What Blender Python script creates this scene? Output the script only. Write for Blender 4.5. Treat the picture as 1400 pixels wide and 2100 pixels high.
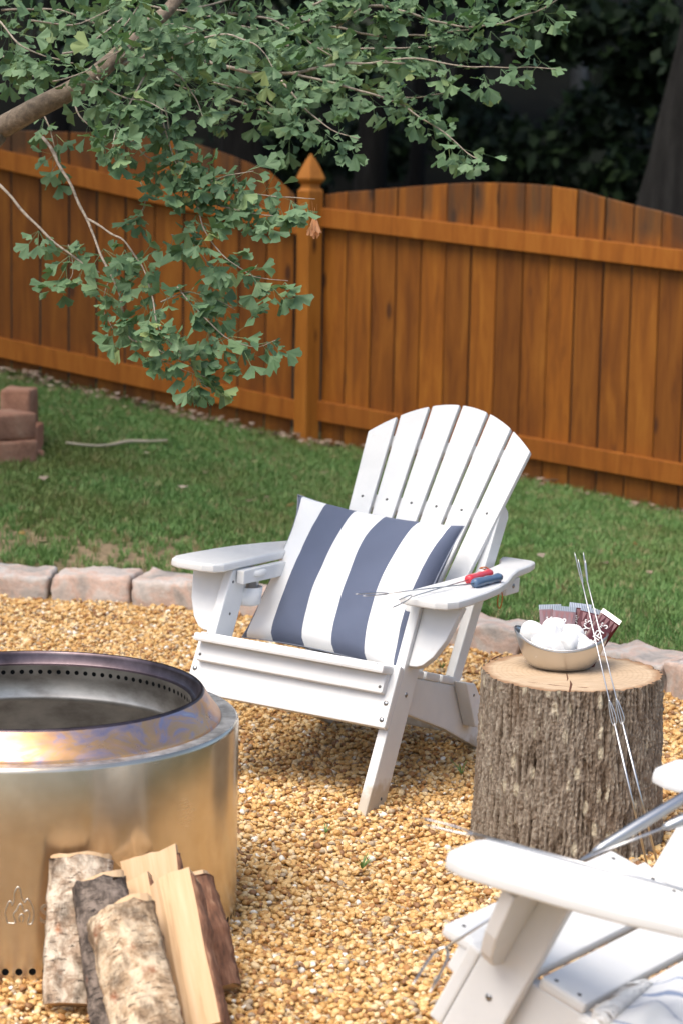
import bpy, bmesh, math, random
import numpy as np
from mathutils import Vector, Matrix, noise, Quaternion

random.seed(7); rng = np.random.default_rng(7)
S = bpy.context.scene
for o in list(bpy.data.objects): bpy.data.objects.remove(o)
C = S.collection
R_ = math.radians

# ------------------------------------------------------------------ camera
FPX, PITCH, ROLL, CAMH = 4800.0, 0.15346, 0.0202, 1.619
_c, _s = math.cos(PITCH), math.sin(PITCH)
fwd = Vector((0, _c, -_s)); up0 = Vector((0, _s, _c)); r0 = Vector((1, 0, 0))
cr, sr = math.cos(ROLL), math.sin(ROLL)
rgt = cr * r0 + sr * up0; upv = -sr * r0 + cr * up0
cd = bpy.data.cameras.new('camera'); cam = bpy.data.objects.new('camera', cd); C.objects.link(cam)
m = Matrix.Identity(4)
for i in range(3):
    m[i][0] = rgt[i]; m[i][1] = upv[i]; m[i][2] = -fwd[i]
m[2][3] = CAMH
cam.matrix_world = m
cd.sensor_fit = 'VERTICAL'; cd.sensor_height = 36; cd.sensor_width = 24; cd.lens = FPX / 2100 * 36
cd.clip_start = 0.05; cd.clip_end = 800
cd.dof.use_dof = True; cd.dof.focus_distance = 5.65; cd.dof.aperture_fstop = 5.0
S.camera = cam

# ------------------------------------------------------------------ sky, sun, exposure
SUN_EL, SUN_AZ = R_(62), R_(-140)      # azimuth from +Y, clockwise; light comes from behind and left of the camera
W = bpy.data.worlds.new('World'); S.world = W; W.use_nodes = True
wn = W.node_tree; wn.nodes.clear()
sky = wn.nodes.new('ShaderNodeTexSky'); sky.sky_type = 'NISHITA'; sky.sun_disc = False
sky.sun_elevation = SUN_EL; sky.sun_rotation = SUN_AZ; sky.air_density = 1.0; sky.dust_density = 4.0; sky.ozone_density = 0.7
bg = wn.nodes.new('ShaderNodeBackground'); bg.inputs[1].default_value = 0.13
wo = wn.nodes.new('ShaderNodeOutputWorld')
wn.links.new(sky.outputs[0], bg.inputs[0]); wn.links.new(bg.outputs[0], wo.inputs[0])
sl = bpy.data.lights.new('sun', 'SUN'); sl.energy = 1.45; sl.angle = R_(42); sl.color = (1, 0.965, 0.88)
so = bpy.data.objects.new('sun', sl); C.objects.link(so)
sd = Vector((math.sin(SUN_AZ) * math.cos(SUN_EL), math.cos(SUN_AZ) * math.cos(SUN_EL), math.sin(SUN_EL)))
so.rotation_euler = sd.to_track_quat('Z', 'Y').to_euler(); so.location = sd * 30
S.view_settings.view_transform = 'Standard'; S.view_settings.look = 'None'
S.view_settings.exposure = 0.95; S.view_settings.gamma = 1.0
S.render.engine = 'CYCLES'; S.cycles.use_denoising = True
S.cycles.max_bounces = 6; S.cycles.diffuse_bounces = 3; S.cycles.glossy_bounces = 3; S.cycles.transmission_bounces = 2

# ------------------------------------------------------------------ helpers
def ray(px, py):
    return (fwd + rgt * ((px - 700) / FPX) - upv * ((py - 1050) / FPX))
def at(px, py, Y=None, z=None):
    d = ray(px, py)
    t = Y / d.y if z is None else (z - CAMH) / d.z
    return Vector((0, 0, CAMH)) + d * t
def lnk(o, parent=None):
    C.objects.link(o)
    if parent is not None: o.parent = parent
    return o
def tag(o, label=None, cat=None, group=None, kind=None):
    for k, v in (('label', label), ('category', cat), ('group', group), ('kind', kind)):
        if v: o[k] = v
    return o
def empty(name, label, cat, loc=(0, 0, 0), group=None):
    o = bpy.data.objects.new(name, None); o.location = loc; o.empty_display_size = .05; lnk(o)
    return tag(o, label, cat, group)
def obj(name, me, mat=None, parent=None, smooth=False):
    if isinstance(me, bmesh.types.BMesh):
        bm = me; me = bpy.data.meshes.new(name); bm.normal_update(); bm.to_mesh(me); bm.free()
    if mat is not None and not me.materials: me.materials.append(mat)
    if smooth:
        for p in me.polygons: p.use_smooth = True
    return lnk(bpy.data.objects.new(name, me), parent)
def pmesh(name, v, f):
    me = bpy.data.meshes.new(name); me.from_pydata([tuple(a) for a in v], [], f); me.update(); return me
def npmesh(name, v, f):
    """fast mesh from numpy: v (n,3), f (m,k)"""
    me = bpy.data.meshes.new(name); n, (mm, k) = len(v), f.shape
    me.vertices.add(n); me.vertices.foreach_set('co', v.astype(np.float32).ravel())
    me.loops.add(mm * k); me.loops.foreach_set('vertex_index', f.astype(np.int32).ravel())
    me.polygons.add(mm); me.polygons.foreach_set('loop_start', np.arange(0, mm * k, k, dtype=np.int32))
    me.update(calc_edges=True); me.validate(); return me
def prism(poly, a0, a1, axis='x'):
    """extrude a 2-D outline. axis x: poly=(y,z); y: (x,z); z: (x,y)"""
    bm = bmesh.new()
    def P(p, a): return {'x': (a, p[0], p[1]), 'y': (p[0], a, p[1]), 'z': (p[0], p[1], a)}[axis]
    lo = [bm.verts.new(P(p, a0)) for p in poly]; hi = [bm.verts.new(P(p, a1)) for p in poly]
    n = len(poly)
    bm.faces.new(lo); bm.faces.new(hi[::-1])
    for i in range(n): bm.faces.new((lo[i], hi[i], hi[(i + 1) % n], lo[(i + 1) % n]))
    bmesh.ops.recalc_face_normals(bm, faces=bm.faces)
    return bm
def bev(bm, off=.004, seg=2, ang=25):
    es = [e for e in bm.edges if len(e.link_faces) == 2 and e.calc_face_angle(0) > R_(ang)]
    bmesh.ops.bevel(bm, geom=es, offset=off, segments=seg, profile=.6, affect='EDGES', clamp_overlap=True)
    return bm
def box(x0, x1, y0, y1, z0, z1, b=.004, seg=2):
    bm = prism([(x0, y0), (x1, y0), (x1, y1), (x0, y1)], z0, z1, 'z')
    return bev(bm, b, seg) if b else bm
def tube(pts, rad, sides=8, cap=True):
    """tapered tube along pts; rad a number or list"""
    bm = bmesh.new(); pts = [Vector(p) for p in pts]; n = len(pts)
    rs = rad if hasattr(rad, '__len__') else [rad] * n
    t0 = (pts[1] - pts[0]).normalized()
    u = t0.cross(Vector((0, 0, 1)));  u = u if u.length > .1 else t0.cross(Vector((1, 0, 0))); u.normalize()
    rings = []
    for i, p in enumerate(pts):
        t = (pts[min(i + 1, n - 1)] - pts[max(i - 1, 0)]).normalized()
        u = (u - t * u.dot(t)).normalized(); w = t.cross(u)
        rings.append([bm.verts.new(p + (u * math.cos(a) + w * math.sin(a)) * rs[i]) for a in [2 * math.pi * k / sides for k in range(sides)]])
    for a, b in zip(rings, rings[1:]):
        for k in range(sides): bm.faces.new((a[k], a[(k + 1) % sides], b[(k + 1) % sides], b[k]))
    if cap: bm.faces.new(rings[0][::-1]); bm.faces.new(rings[-1])
    return bm
def lathe(prof, n=96, close=False):
    """prof [(r,z)]"""
    v = []; f = []; k = len(prof)
    for i in range(n):
        a = 2 * math.pi * i / n
        for r, z in prof: v.append((r * math.cos(a), r * math.sin(a), z))
    for i in range(n):
        j = (i + 1) % n
        for q in range(k - 1 if not close else k):
            w = (q + 1) % k
            f.append((i * k + q, j * k + q, j * k + w, i * k + w))
    return v, f
def smooth_path(pts, sub=5):
    pts = [Vector(p) for p in pts]; out = []
    for i in range(len(pts) - 1):
        p0 = pts[max(i - 1, 0)]; p1 = pts[i]; p2 = pts[i + 1]; p3 = pts[min(i + 2, len(pts) - 1)]
        for k in range(sub):
            t = k / sub
            out.append(.5 * ((2 * p1) + (p2 - p0) * t + (2 * p0 - 5 * p1 + 4 * p2 - p3) * t * t + (3 * p1 - p0 - 3 * p2 + p3) * t ** 3))
    out.append(pts[-1]); return out
def copy_tree(o, parent=None):
    c = o.copy(); C.objects.link(c); c.parent = parent
    for ch in o.children: copy_tree(ch, c)
    return c

# ------------------------------------------------------------------ materials
class NT:
    def __init__(s, name, base=(.5, .5, .5), rough=.6, metal=0., spec=.5):
        s.m = bpy.data.materials.new(name); s.m.use_nodes = True; s.t = s.m.node_tree
        s.b = s.t.nodes['Principled BSDF']; s.set(base, rough, metal, spec); s.h = None
    def set(s, base, rough, metal, spec):
        s.b.inputs['Base Color'].default_value = (*base, 1); s.b.inputs['Roughness'].default_value = rough
        s.b.inputs['Metallic'].default_value = metal; s.b.inputs['Specular IOR Level'].default_value = spec
    def n(s, t, **k):
        nd = s.t.nodes.new(t)
        for a, v in k.items(): setattr(nd, a, v)
        return nd
    def l(s, a, b): s.t.links.new(a, b)
    def coord(s, kind='Object', scale=(1, 1, 1)):
        if kind == 'Position': o = s.n('ShaderNodeNewGeometry').outputs['Position']
        else: o = s.n('ShaderNodeTexCoord').outputs[kind]
        mp = s.n('ShaderNodeMapping'); mp.inputs['Scale'].default_value = scale; s.l(o, mp.inputs['Vector']); s.mp = mp
        return mp.outputs[0]
    def rnd(s): return s.n('ShaderNodeObjectInfo').outputs['Random']
    def noise(s, vec, scale=5, detail=4, rough=.6, dist=0.):
        nd = s.n('ShaderNodeTexNoise'); nd.inputs['Scale'].default_value = scale; nd.inputs['Detail'].default_value = detail
        nd.inputs['Roughness'].default_value = rough; nd.inputs['Distortion'].default_value = dist
        if vec is not None: s.l(vec, nd.inputs['Vector'])
        return nd.outputs['Fac']
    def vor(s, vec, scale=5, feat='F1', out='Distance', rnd=1.):
        nd = s.n('ShaderNodeTexVoronoi', feature=feat); nd.inputs['Scale'].default_value = scale; nd.inputs['Randomness'].default_value = rnd
        if vec is not None: s.l(vec, nd.inputs['Vector'])
        return nd.outputs[out]
    def ramp(s, fac, stops, interp='LINEAR'):
        nd = s.n('ShaderNodeValToRGB'); r = nd.color_ramp; r.interpolation = interp
        while len(r.elements) < len(stops): r.elements.new(.5)
        for e, (p, c) in zip(r.elements, stops):
            e.position = p; e.color = (*c, 1) if hasattr(c, '__len__') else (c, c, c, 1)
        s.l(fac, nd.inputs[0]); return nd.outputs[0]
    def mix(s, fac, a, b, mode='MIX'):
        nd = s.n('ShaderNodeMix', data_type='RGBA', blend_type=mode)
        for v, i in ((fac, 0), (a, 6), (b, 7)):
            if hasattr(v, 'links') or hasattr(v, 'is_linked'): s.l(v, nd.inputs[i])
            elif i == 0: nd.inputs[0].default_value = v
            else: nd.inputs[i].default_value = (*v, 1)
        return nd.outputs[2]
    def math(s, op, a, b=0.):
        nd = s.n('ShaderNodeMath', operation=op)
        for i, v in enumerate((a, b)):
            if hasattr(v, 'is_linked'): s.l(v, nd.inputs[i])
            else: nd.inputs[i].default_value = v
        return nd.outputs[0]
    def vadd(s, a, b):
        nd = s.n('ShaderNodeVectorMath', operation='ADD'); s.l(a, nd.inputs[0]); s.l(b, nd.inputs[1]); return nd.outputs[0]
    def color(s, c): s.l(c, s.b.inputs['Base Color'])
    def rough(s, c): s.l(c, s.b.inputs['Roughness'])
    def bump(s, h, strength=.3, dist=.01):
        nd = s.n('ShaderNodeBump'); nd.inputs['Strength'].default_value = strength; nd.inputs['Distance'].default_value = dist
        s.l(h, nd.inputs['Height'])
        if s.h is not None: s.l(s.h, nd.inputs['Normal'])
        s.h = nd.outputs[0]; s.l(s.h, s.b.inputs['Normal'])
    def trans(s, w, col=None):
        """add translucency to thin foliage"""
        t = s.n('ShaderNodeBsdfTranslucent'); mx = s.n('ShaderNodeMixShader'); mx.inputs[0].default_value = w
        if col is not None:
            if hasattr(col, 'is_linked'): s.l(col, t.inputs[0])
            else: t.inputs[0].default_value = (*col, 1)
        out = [n for n in s.t.nodes if n.type == 'OUTPUT_MATERIAL'][0]
        s.l(s.b.outputs[0], mx.inputs[1]); s.l(t.outputs[0], mx.inputs[2]); s.l(mx.outputs[0], out.inputs[0])

MT = {}
def reg(k, t): MT[k] = t.m; return t
# white moulded lumber
t = reg('poly', NT('white_poly_lumber', (.80, .80, .79), .42, 0, .4))
v = t.coord('Object', (1, 1, 1)); g = t.noise(v, 9, 3); dz = t.noise(v, 45, 5, .7); t.color(t.mix(t.ramp(dz, [(.60, 0.), (.78, .35)]), t.ramp(g, [(.3, (.63, .635, .63)), (.7, (.69, .69, .68))]), (.55, .53, .48))); sz = t.n('ShaderNodeSeparateXYZ'); t.l(v, sz.inputs[0]); ft = t.ramp(t.math('ADD', sz.outputs['Z'], t.math('MULTIPLY', t.noise(v, 28, 4), -.10)), [(.0, .75), (.035, .0)]); bc_ = t.b.inputs['Base Color'].links[0].from_socket; t.color(t.mix(ft, bc_, (.42, .33, .22)))
t.bump(t.noise(v, 260, 3), .10, .002); t.rough(t.ramp(t.noise(v, 30, 3), [(.3, .36), (.7, .52)]))
reg('screw', NT('screw_steel', (.10, .10, .10), .5, .6)); reg('bolt', NT('bolt_steel', (.30, .30, .30), .35, 1.)); reg('dark', NT('cavity_shade_paint', (.02, .02, .02), .8))  # last one: near-black paint standing in for shade behind the pit's holes
# fence
def wood_stain(name, lo, mid, hi, weather=True):
    t = NT(name, mid, .62, 0, .3)
    oi = t.n('ShaderNodeObjectInfo'); co = t.coord('Object', (9, 9, .9))
    sc = t.n('ShaderNodeVectorMath', operation='SCALE'); sc.inputs[0].default_value = (37, 91, 53); t.l(oi.outputs['Random'], sc.inputs[3])
    v = t.vadd(co, sc.outputs[0])
    g = t.noise(v, 2.2, 6, .65, .6); col = t.ramp(g, [(.25, lo), (.5, mid), (.78, hi)])
    col = t.mix(.55, col, t.ramp(oi.outputs['Random'], [(0, (.50, .46, .42)), (.25, (1.1, 1.1, 1.1)), (.5, (.70, .66, .60)), (.75, (1.5, 1.5, 1.4)), (1, (.8, .78, .7))], 'LINEAR'), 'MULTIPLY')
    k = t.vor(t.vadd(t.coord('Object', (5.5, 5.5, 1.9)), sc.outputs[0]), 1., 'F1')
    col = t.mix(t.ramp(k, [(.05, .85), (.11, .0)]), col, (.05, .016, .005))
    if weather:
        sx = t.n('ShaderNodeSeparateXYZ'); tc = t.n('ShaderNodeTexCoord'); t.l(tc.outputs['Generated'], sx.inputs[0])
        wz = t.math('ADD', sx.outputs['Z'], t.math('MULTIPLY', t.noise(v, 1.2, 4), .16))
        col = t.mix(t.math('MULTIPLY', t.ramp(wz, [(.93, 0.), (1.05, 1.)]), t.ramp(t.noise(v, .9, 4), [(.4, .05), (.64, .75)])), col, (.035, .028, .018))
        col = t.mix(t.math('MULTIPLY', t.ramp(wz, [(.10, 1.), (.17, 0.)]), .5), col, (.06, .035, .014))
    t.color(col); t.bump(g, .25, .004); return t
reg('board', wood_stain('fence_board_stain', (.108, .0305, .0026), (.222, .070, .0055), (.33, .122, .013)))
reg('rail', wood_stain('fence_rail_stain', (.205, .060, .0045), (.315, .097, .008), (.40, .143, .016), False))
reg('post', wood_stain('fence_post_stain', (.25, .084, .009), (.36, .13, .016), (.44, .175, .026), False))
# gravel
PAL = [(0, (.38, .19, .065)), (.10, (.60, .37, .14)), (.25, (.68, .47, .21)), (.38, (.52, .29, .095)), (.48, (.75, .58, .34)), (.58, (.63, .39, .15)), (.68, (.26, .135, .06)), (.75, (.72, .55, .32)), (.83, (.40, .31, .21)), (.89, (.66, .43, .18)), (.975, (.78, .75, .67))]
t = reg('pebble', NT('pebble_stone', (.5, .3, .1), .55, 0, .4)); rr = t.rnd()
col = t.ramp(rr, PAL, 'CONSTANT'); v = t.coord('Object', (1, 1, 1))
col = t.mix(.35, col, t.ramp(t.noise(v, 1.6, 4), [(.3, (.62, .5, .38)), (.7, (1.15, 1.1, 1.0))]), 'MULTIPLY'); t.color(col)
t = reg('gravelbed', NT('gravel_bed', (.3, .17, .06), .9, 0, .2)); v = t.coord('Position')
cc = t.n('ShaderNodeTexVoronoi'); cc.inputs['Scale'].default_value = 70; t.l(v, cc.inputs['Vector'])
sx = t.n('ShaderNodeSeparateXYZ'); t.l(cc.outputs['Color'], sx.inputs[0])
t.color(t.mix(.45, t.ramp(sx.outputs[0], PAL, 'CONSTANT'), (.28, .14, .045))); t.bump(cc.outputs['Distance'], 1., .012)
# lawn
t = reg('lawn', NT('lawn_soil', (.06, .07, .02), .95, 0, .1)); v = t.coord('Position')
n1 = t.noise(v, 1.4, 5); n2 = t.noise(v, 40, 5)
col = t.mix(t.ramp(n2, [(.35, 0.), (.65, 1.)]), (.045, .065, .016), (.10, .085, .035))
at_ = t.n('ShaderNodeAttribute'); at_.attribute_name = 'soil'
t.color(t.mix(at_.outputs['Fac'], col, t.ramp(n2, [(.3, (.19, .14, .08)), (.7, (.34, .255, .16))]))); t.bump(n2, .8, .02)
t = reg('blade', NT('grass_blade', (.06, .12, .03), .5, 0, .35)); oi = t.n('ShaderNodeObjectInfo')
n1 = t.noise(oi.outputs['Location'], 1.3, 4); n2 = t.noise(oi.outputs['Location'], 5.5, 3)
col = t.ramp(oi.outputs['Random'], [(0, (.085, .180, .045)), (.5, (.140, .270, .072)), (.86, (.205, .330, .098)), (.93, (.32, .28, .13)), (1, (.42, .34, .18))])
col = t.mix(t.ramp(n1, [(.46, 0.), (.70, .7)]), col, (.16, .17, .045)); col = t.mix(t.ramp(n2, [(.60, 0.), (.78, .35)]), col, (.22, .17, .08))
t.color(col); t.trans(.25, col)
# stone / blocks
def stone(name, stops, sc=7, mottled=True):
    t = NT(name, (.4, .35, .3), .85, 0, .25); rr = t.rnd(); co = t.coord('Object')
    s_ = t.n('ShaderNodeVectorMath', operation='SCALE'); s_.inputs[0].default_value = (17, 29, 11); t.l(rr, s_.inputs[3]); v = t.vadd(co, s_.outputs[0])
    g = t.noise(v, sc, 5, .6, .4); col = t.ramp(g, stops)
    col = t.mix(.6, col, t.ramp(rr, [(0, (.85, .88, .90)), (.3, (1.05, .94, .88)), (.6, (.92, .93, .93)), (.8, (1.08, .98, .92)), (1, (.98, 1.0, 1.0))]), 'MULTIPLY')
    f = t.noise(v, 55, 4, .7); col = t.mix(.35, col, t.ramp(f, [(.3, (.55, .53, .52)), (.7, (1.2, 1.2, 1.2))]), 'MULTIPLY')
    t.color(col); t.bump(g, .4, .02); t.bump(f, .5, .006); return t
reg('edging', stone('tumbled_edging_stone', [(.28, (.27, .25, .235)), (.40, (.40, .36, .325)), (.49, (.53, .40, .335)), (.56, (.52, .47, .43)), (.70, (.38, .37, .355))]))
reg('redblock', stone('red_wall_block', [(.30, (.22, .105, .068)), (.5, (.35, .18, .115)), (.75, (.43, .27, .18))]))
# leaves
t = reg('ginkgo', NT('ginkgo_leaf', (.05, .12, .06), .55, 0, .3)); rr = t.rnd(); gi = t.n('ShaderNodeNewGeometry')
ad = t.math('FRACT', t.math('ADD', rr, gi.outputs['Random Per Island']))
col = t.ramp(ad, [(0, (.072, .130, .064)), (.3, (.115, .196, .098)), (.6, (.160, .250, .130)), (.8, (.092, .160, .080)), (.93, (.185, .275, .130)), (1, (.26, .32, .12))])
t.color(col); t.trans(.22, (.10, .22, .06))
reg('deadleaf', NT('dead_leaf', (.72, .33, .15), .7))
t = reg('branch', NT('ginkgo_bark', (.3, .25, .2), .85)); v = t.coord('Object', (1, 1, 1)); g = t.noise(v, 60, 5, .7)
t.color(t.ramp(g, [(.3, (.075, .056, .040)), (.55, (.17, .13, .092)), (.75, (.29, .235, .175))])); t.bump(g, .6, .004)
t = reg('twig', NT('ginkgo_twig', (.42, .36, .29), .8)); v = t.coord('Object'); g = t.noise(v, 90, 4); t.color(t.ramp(g, [(.3, (.17, .135, .105)), (.7, (.40, .34, .27))]))
reg('petiole', NT('petiole', (.16, .24, .09), .6))
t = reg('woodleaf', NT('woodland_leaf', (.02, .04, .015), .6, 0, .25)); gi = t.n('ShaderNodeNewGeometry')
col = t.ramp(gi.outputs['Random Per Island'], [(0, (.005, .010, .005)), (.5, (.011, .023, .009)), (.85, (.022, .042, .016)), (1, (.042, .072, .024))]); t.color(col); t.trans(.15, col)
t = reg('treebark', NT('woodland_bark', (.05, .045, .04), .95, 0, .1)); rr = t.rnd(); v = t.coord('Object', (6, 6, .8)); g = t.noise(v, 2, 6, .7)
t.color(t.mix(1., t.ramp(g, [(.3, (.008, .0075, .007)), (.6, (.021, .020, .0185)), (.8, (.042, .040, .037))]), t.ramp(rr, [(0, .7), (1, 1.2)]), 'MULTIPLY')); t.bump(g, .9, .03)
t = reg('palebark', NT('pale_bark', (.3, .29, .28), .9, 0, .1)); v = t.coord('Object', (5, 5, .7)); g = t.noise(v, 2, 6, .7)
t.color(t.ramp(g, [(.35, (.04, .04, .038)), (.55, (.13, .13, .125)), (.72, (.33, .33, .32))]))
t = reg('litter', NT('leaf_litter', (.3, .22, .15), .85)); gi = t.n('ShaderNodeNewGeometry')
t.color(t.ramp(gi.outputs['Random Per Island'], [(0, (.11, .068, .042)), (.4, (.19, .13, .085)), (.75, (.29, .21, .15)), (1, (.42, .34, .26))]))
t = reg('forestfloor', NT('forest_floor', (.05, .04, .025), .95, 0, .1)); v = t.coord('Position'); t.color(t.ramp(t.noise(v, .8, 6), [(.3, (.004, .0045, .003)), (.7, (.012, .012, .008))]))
# stump
t = reg('stumpbark', NT('stump_bark', (.2, .15, .1), .92, 0, .15)); v = t.coord('Object', (1, 1, .28)); g = t.noise(v, 80, 6, .75, .5); g2 = t.noise(v, 12, 4)
at_ = t.n('ShaderNodeAttribute'); at_.attribute_name = 'ridge'
rd = t.math('ADD', t.math('MULTIPLY', at_.outputs['Fac'], .75), t.math('MULTIPLY', g, .45))
col = t.ramp(rd, [(.32, (.026, .017, .011)), (.47, (.135, .100, .070)), (.62, (.275, .220, .168)), (.88, (.46, .395, .315))])
col = t.mix(t.ramp(g2, [(.50, 0.), (.75, .6)]), col, (.17, .10, .055))
v2 = t.coord('Object', (1, 1, .42)); sp = t.vor(v2, 34, 'F1'); spm = t.ramp(t.noise(t.coord('Object', (1, 1, .6)), 7, 3), [(.42, 0.), (.52, 1.)])
col = t.mix(t.math('MULTIPLY', t.math('MULTIPLY', t.ramp(sp, [(.20, .95), (.30, 0.)]), spm), .85), col, (.70, .62, .46))
sp2 = t.vor(v2, 75, 'F1'); col = t.mix(t.math('MULTIPLY', t.ramp(sp2, [(.16, 1.), (.24, 0.)]), t.ramp(t.noise(t.coord('Object'), 11, 2), [(.5, 0.), (.6, .7)])), col, (.52, .46, .36))
t.color(col); t.bump(g, 1., .012); t.bump(t.noise(t.coord('Object', (1, 1, .6)), 260, 4), .8, .004)
t = reg('stumptop', NT('sawn_wood', (.5, .35, .2), .75, 0, .2)); tc = t.n('ShaderNodeTexCoord')
wv = t.n('ShaderNodeTexWave', wave_type='RINGS', rings_direction='Z'); wv.inputs['Scale'].default_value = 26; wv.inputs['Distortion'].default_value = 2.5; wv.inputs['Detail'].default_value = 3; wv.inputs['Detail Scale'].default_value = 1.2
t.l(tc.outputs['Object'], wv.inputs['Vector'])
v = t.coord('Object', (3, 26, 1)); g = t.noise(v, 6, 5, .7)
col = t.mix(.18, t.ramp(g, [(.28, (.33, .225, .14)), (.5, (.48, .355, .24)), (.75, (.58, .455, .33))]), t.ramp(wv.outputs[0], [(.0, (.42, .27, .14)), (.5, (.66, .48, .29))]))
ln = t.n('ShaderNodeVectorMath', operation='LENGTH'); t.l(tc.outputs['Object'], ln.inputs[0])
col = t.mix(t.ramp(t.math('ADD', ln.outputs['Value'], t.math('MULTIPLY', t.noise(t.coord('Object'), 14, 4), .03)), [(.205, 0.), (.222, .8)]), col, (.26, .14, .07))
col = t.mix(t.ramp(t.noise(t.coord('Object', (2, 9, 1)), 9, 3), [(.66, 0.), (.72, .6)]), col, (.30, .19, .10))
t.color(col); t.bump(g, .35, .003)
# metal
def steel(name, base, rough, aniso=.0):
    t = NT(name, base, rough, 1.)
    v = t.coord('Object', (1, 1, 1)); g = t.noise(t.coord('Object', (1.5, 1.5, 320)), 2, 3); b = t.noise(v, 5, 4)
    t.rough(t.math('ADD', t.ramp(b, [(.3, rough * .85), (.7, rough * 1.2)]), t.math('MULTIPLY', g, .06)))
    t.bump(g, .04, .001); return t
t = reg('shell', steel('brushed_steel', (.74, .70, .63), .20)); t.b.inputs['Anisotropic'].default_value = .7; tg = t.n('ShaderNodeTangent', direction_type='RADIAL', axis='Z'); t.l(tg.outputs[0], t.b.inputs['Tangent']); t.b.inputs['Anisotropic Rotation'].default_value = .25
v = t.coord('Object', (3, 3, 3)); t.color(t.ramp(t.noise(v, 3, 5), [(.35, (.56, .48, .365)), (.65, (.70, .62, .50))]))  # gold tint in the steel colour stands in for reflected gravel
t = reg('inner', steel('inner_steel', (.6, .57, .52), .30)); t.b.inputs['Metallic'].default_value = .92; v = t.coord('Object', (4, 4, 8)); t.color(t.ramp(t.noise(v, 2.2, 6), [(.3, (.22, .195, .165)), (.55, (.44, .405, .355)), (.75, (.58, .53, .46))]))
t = reg('rim', NT('heat_tinted_steel', (.6, .45, .35), .24, 1.)); v = t.coord('Object', (1, 1, 2.2)); g = t.noise(v, 7.5, 5, .6, 1.2)
t.color(t.ramp(g, [(.30, (.36, .30, .36)), (.40, (.54, .36, .30)), (.48, (.68, .38, .17)), (.56, (.64, .37, .24)), (.64, (.40, .34, .42)), (.76, (.58, .55, .54))])); t.rough(t.ramp(t.noise(v, 22, 4), [(.3, .26), (.7, .42)]))
t = reg('rimdark', NT('dark_rim_steel', (.10, .075, .085), .38, 1.)); v = t.coord('Object'); t.color(t.ramp(t.noise(v, 14, 5), [(.3, (.055, .042, .046)), (.6, (.13, .10, .11)), (.8, (.22, .19, .19))]))  # darker mottled steel for the rim edge and the band inside it
t = reg('flange', steel('flange_steel', (.60, .59, .57), .48)); v = t.coord('Object'); t.color(t.ramp(t.noise(v, 40, 5, .7), [(.3, (.34, .33, .32)), (.55, (.62, .61, .59)), (.8, (.80, .79, .77))]))
t = reg('ash', NT('ash_floor', (.10, .095, .09), .95)); v = t.coord('Object'); t.color(t.ramp(t.noise(v, 30, 5), [(.3, (.04, .038, .036)), (.7, (.18, .17, .16))]))
reg('emboss', NT('etched_emblem', (.60, .56, .50), .40, 1.))
t = reg('bowl', steel('bowl_steel', (.60, .59, .57), .27))
reg('rod', NT('steel_rod', (.55, .54, .53), .28, 1.)); reg('greyhandle', NT('grey_metal_handle', (.42, .43, .44), .34, 1.))
reg('redh', NT('red_paint', (.55, .035, .05), .28)); reg('blueh', NT('blue_paint', (.075, .125, .21), .28)); reg('cord', NT('orange_leather_cord', (.42, .13, .02), .7))
# textiles
def fabric(name, stripes, base, dark, axis=0):
    t = NT(name, base, .9, 0, .15); uv = t.n('ShaderNodeUVMap'); sx = t.n('ShaderNodeSeparateXYZ'); t.l(uv.outputs[0], sx.inputs[0])
    u = sx.outputs[axis]; mp = t.n('ShaderNodeMapping'); mp.inputs['Scale'].default_value = (520, 520, 1); t.l(uv.outputs[0], mp.inputs[0])
    w = t.noise(mp.outputs[0], 1, 2, .7)
    msk = t.ramp(u, stripes, 'CONSTANT')
    dk = t.ramp(w, [(.3, tuple(c * .55 for c in dark)), (.5, dark), (.72, tuple(min(1, c * 2.1) for c in dark))])
    lt = t.ramp(w, [(.3, tuple(c * .95 for c in base)), (.7, tuple(min(1, c * 1.03) for c in base))])
    t.color(t.mix(msk, lt, dk)); t.bump(w, .25, .0015); t.b.inputs['Sheen Weight'].default_value = .1; return t
reg('pillow', fabric('striped_canvas', [(0, 1.), (.03, 0.), (.19, 1.), (.385, 0.), (.57, 1.), (.77, 0.), (.945, 1.), (1, 1.)], (.82, .815, .80), (.110, .128, .185)))
reg('throw', fabric('striped_throw', [(0, 0.), (.22, 1.), (.25, 0.), (.46, 1.), (.49, 0.), (.70, 1.), (.73, 0.), (.90, 1.), (.93, 0.)], (.72, .72, .71), (.24, .29, .40), 1))
t = reg('mallow', NT('marshmallow', (.74, .73, .715), .8, 0, .2)); t.b.inputs['Subsurface Weight'].default_value = .25; t.b.inputs['Subsurface Radius'].default_value = (.02, .018, .015); t.b.inputs['Subsurface Scale'].default_value = .3
t = reg('wrap', NT('maroon_wrapper', (.075, .008, .010), .22, 0, .6)); t.bump(t.noise(t.coord('Object', (30, 12, 30)), 2, 3), .5, .002)
reg('foil', NT('silver_foil', (.62, .62, .63), .28, 1.)); reg('print', NT('white_print', (.80, .78, .76), .4)); reg('facet', NT('pink_facet_print', (.26, .13, .13), .3)); reg('sheenwrap', NT('painted_mauve_sheen', (.24, .155, .165), .3))  # mauve colour paints a pinkish sheen onto the maroon wrapper
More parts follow.
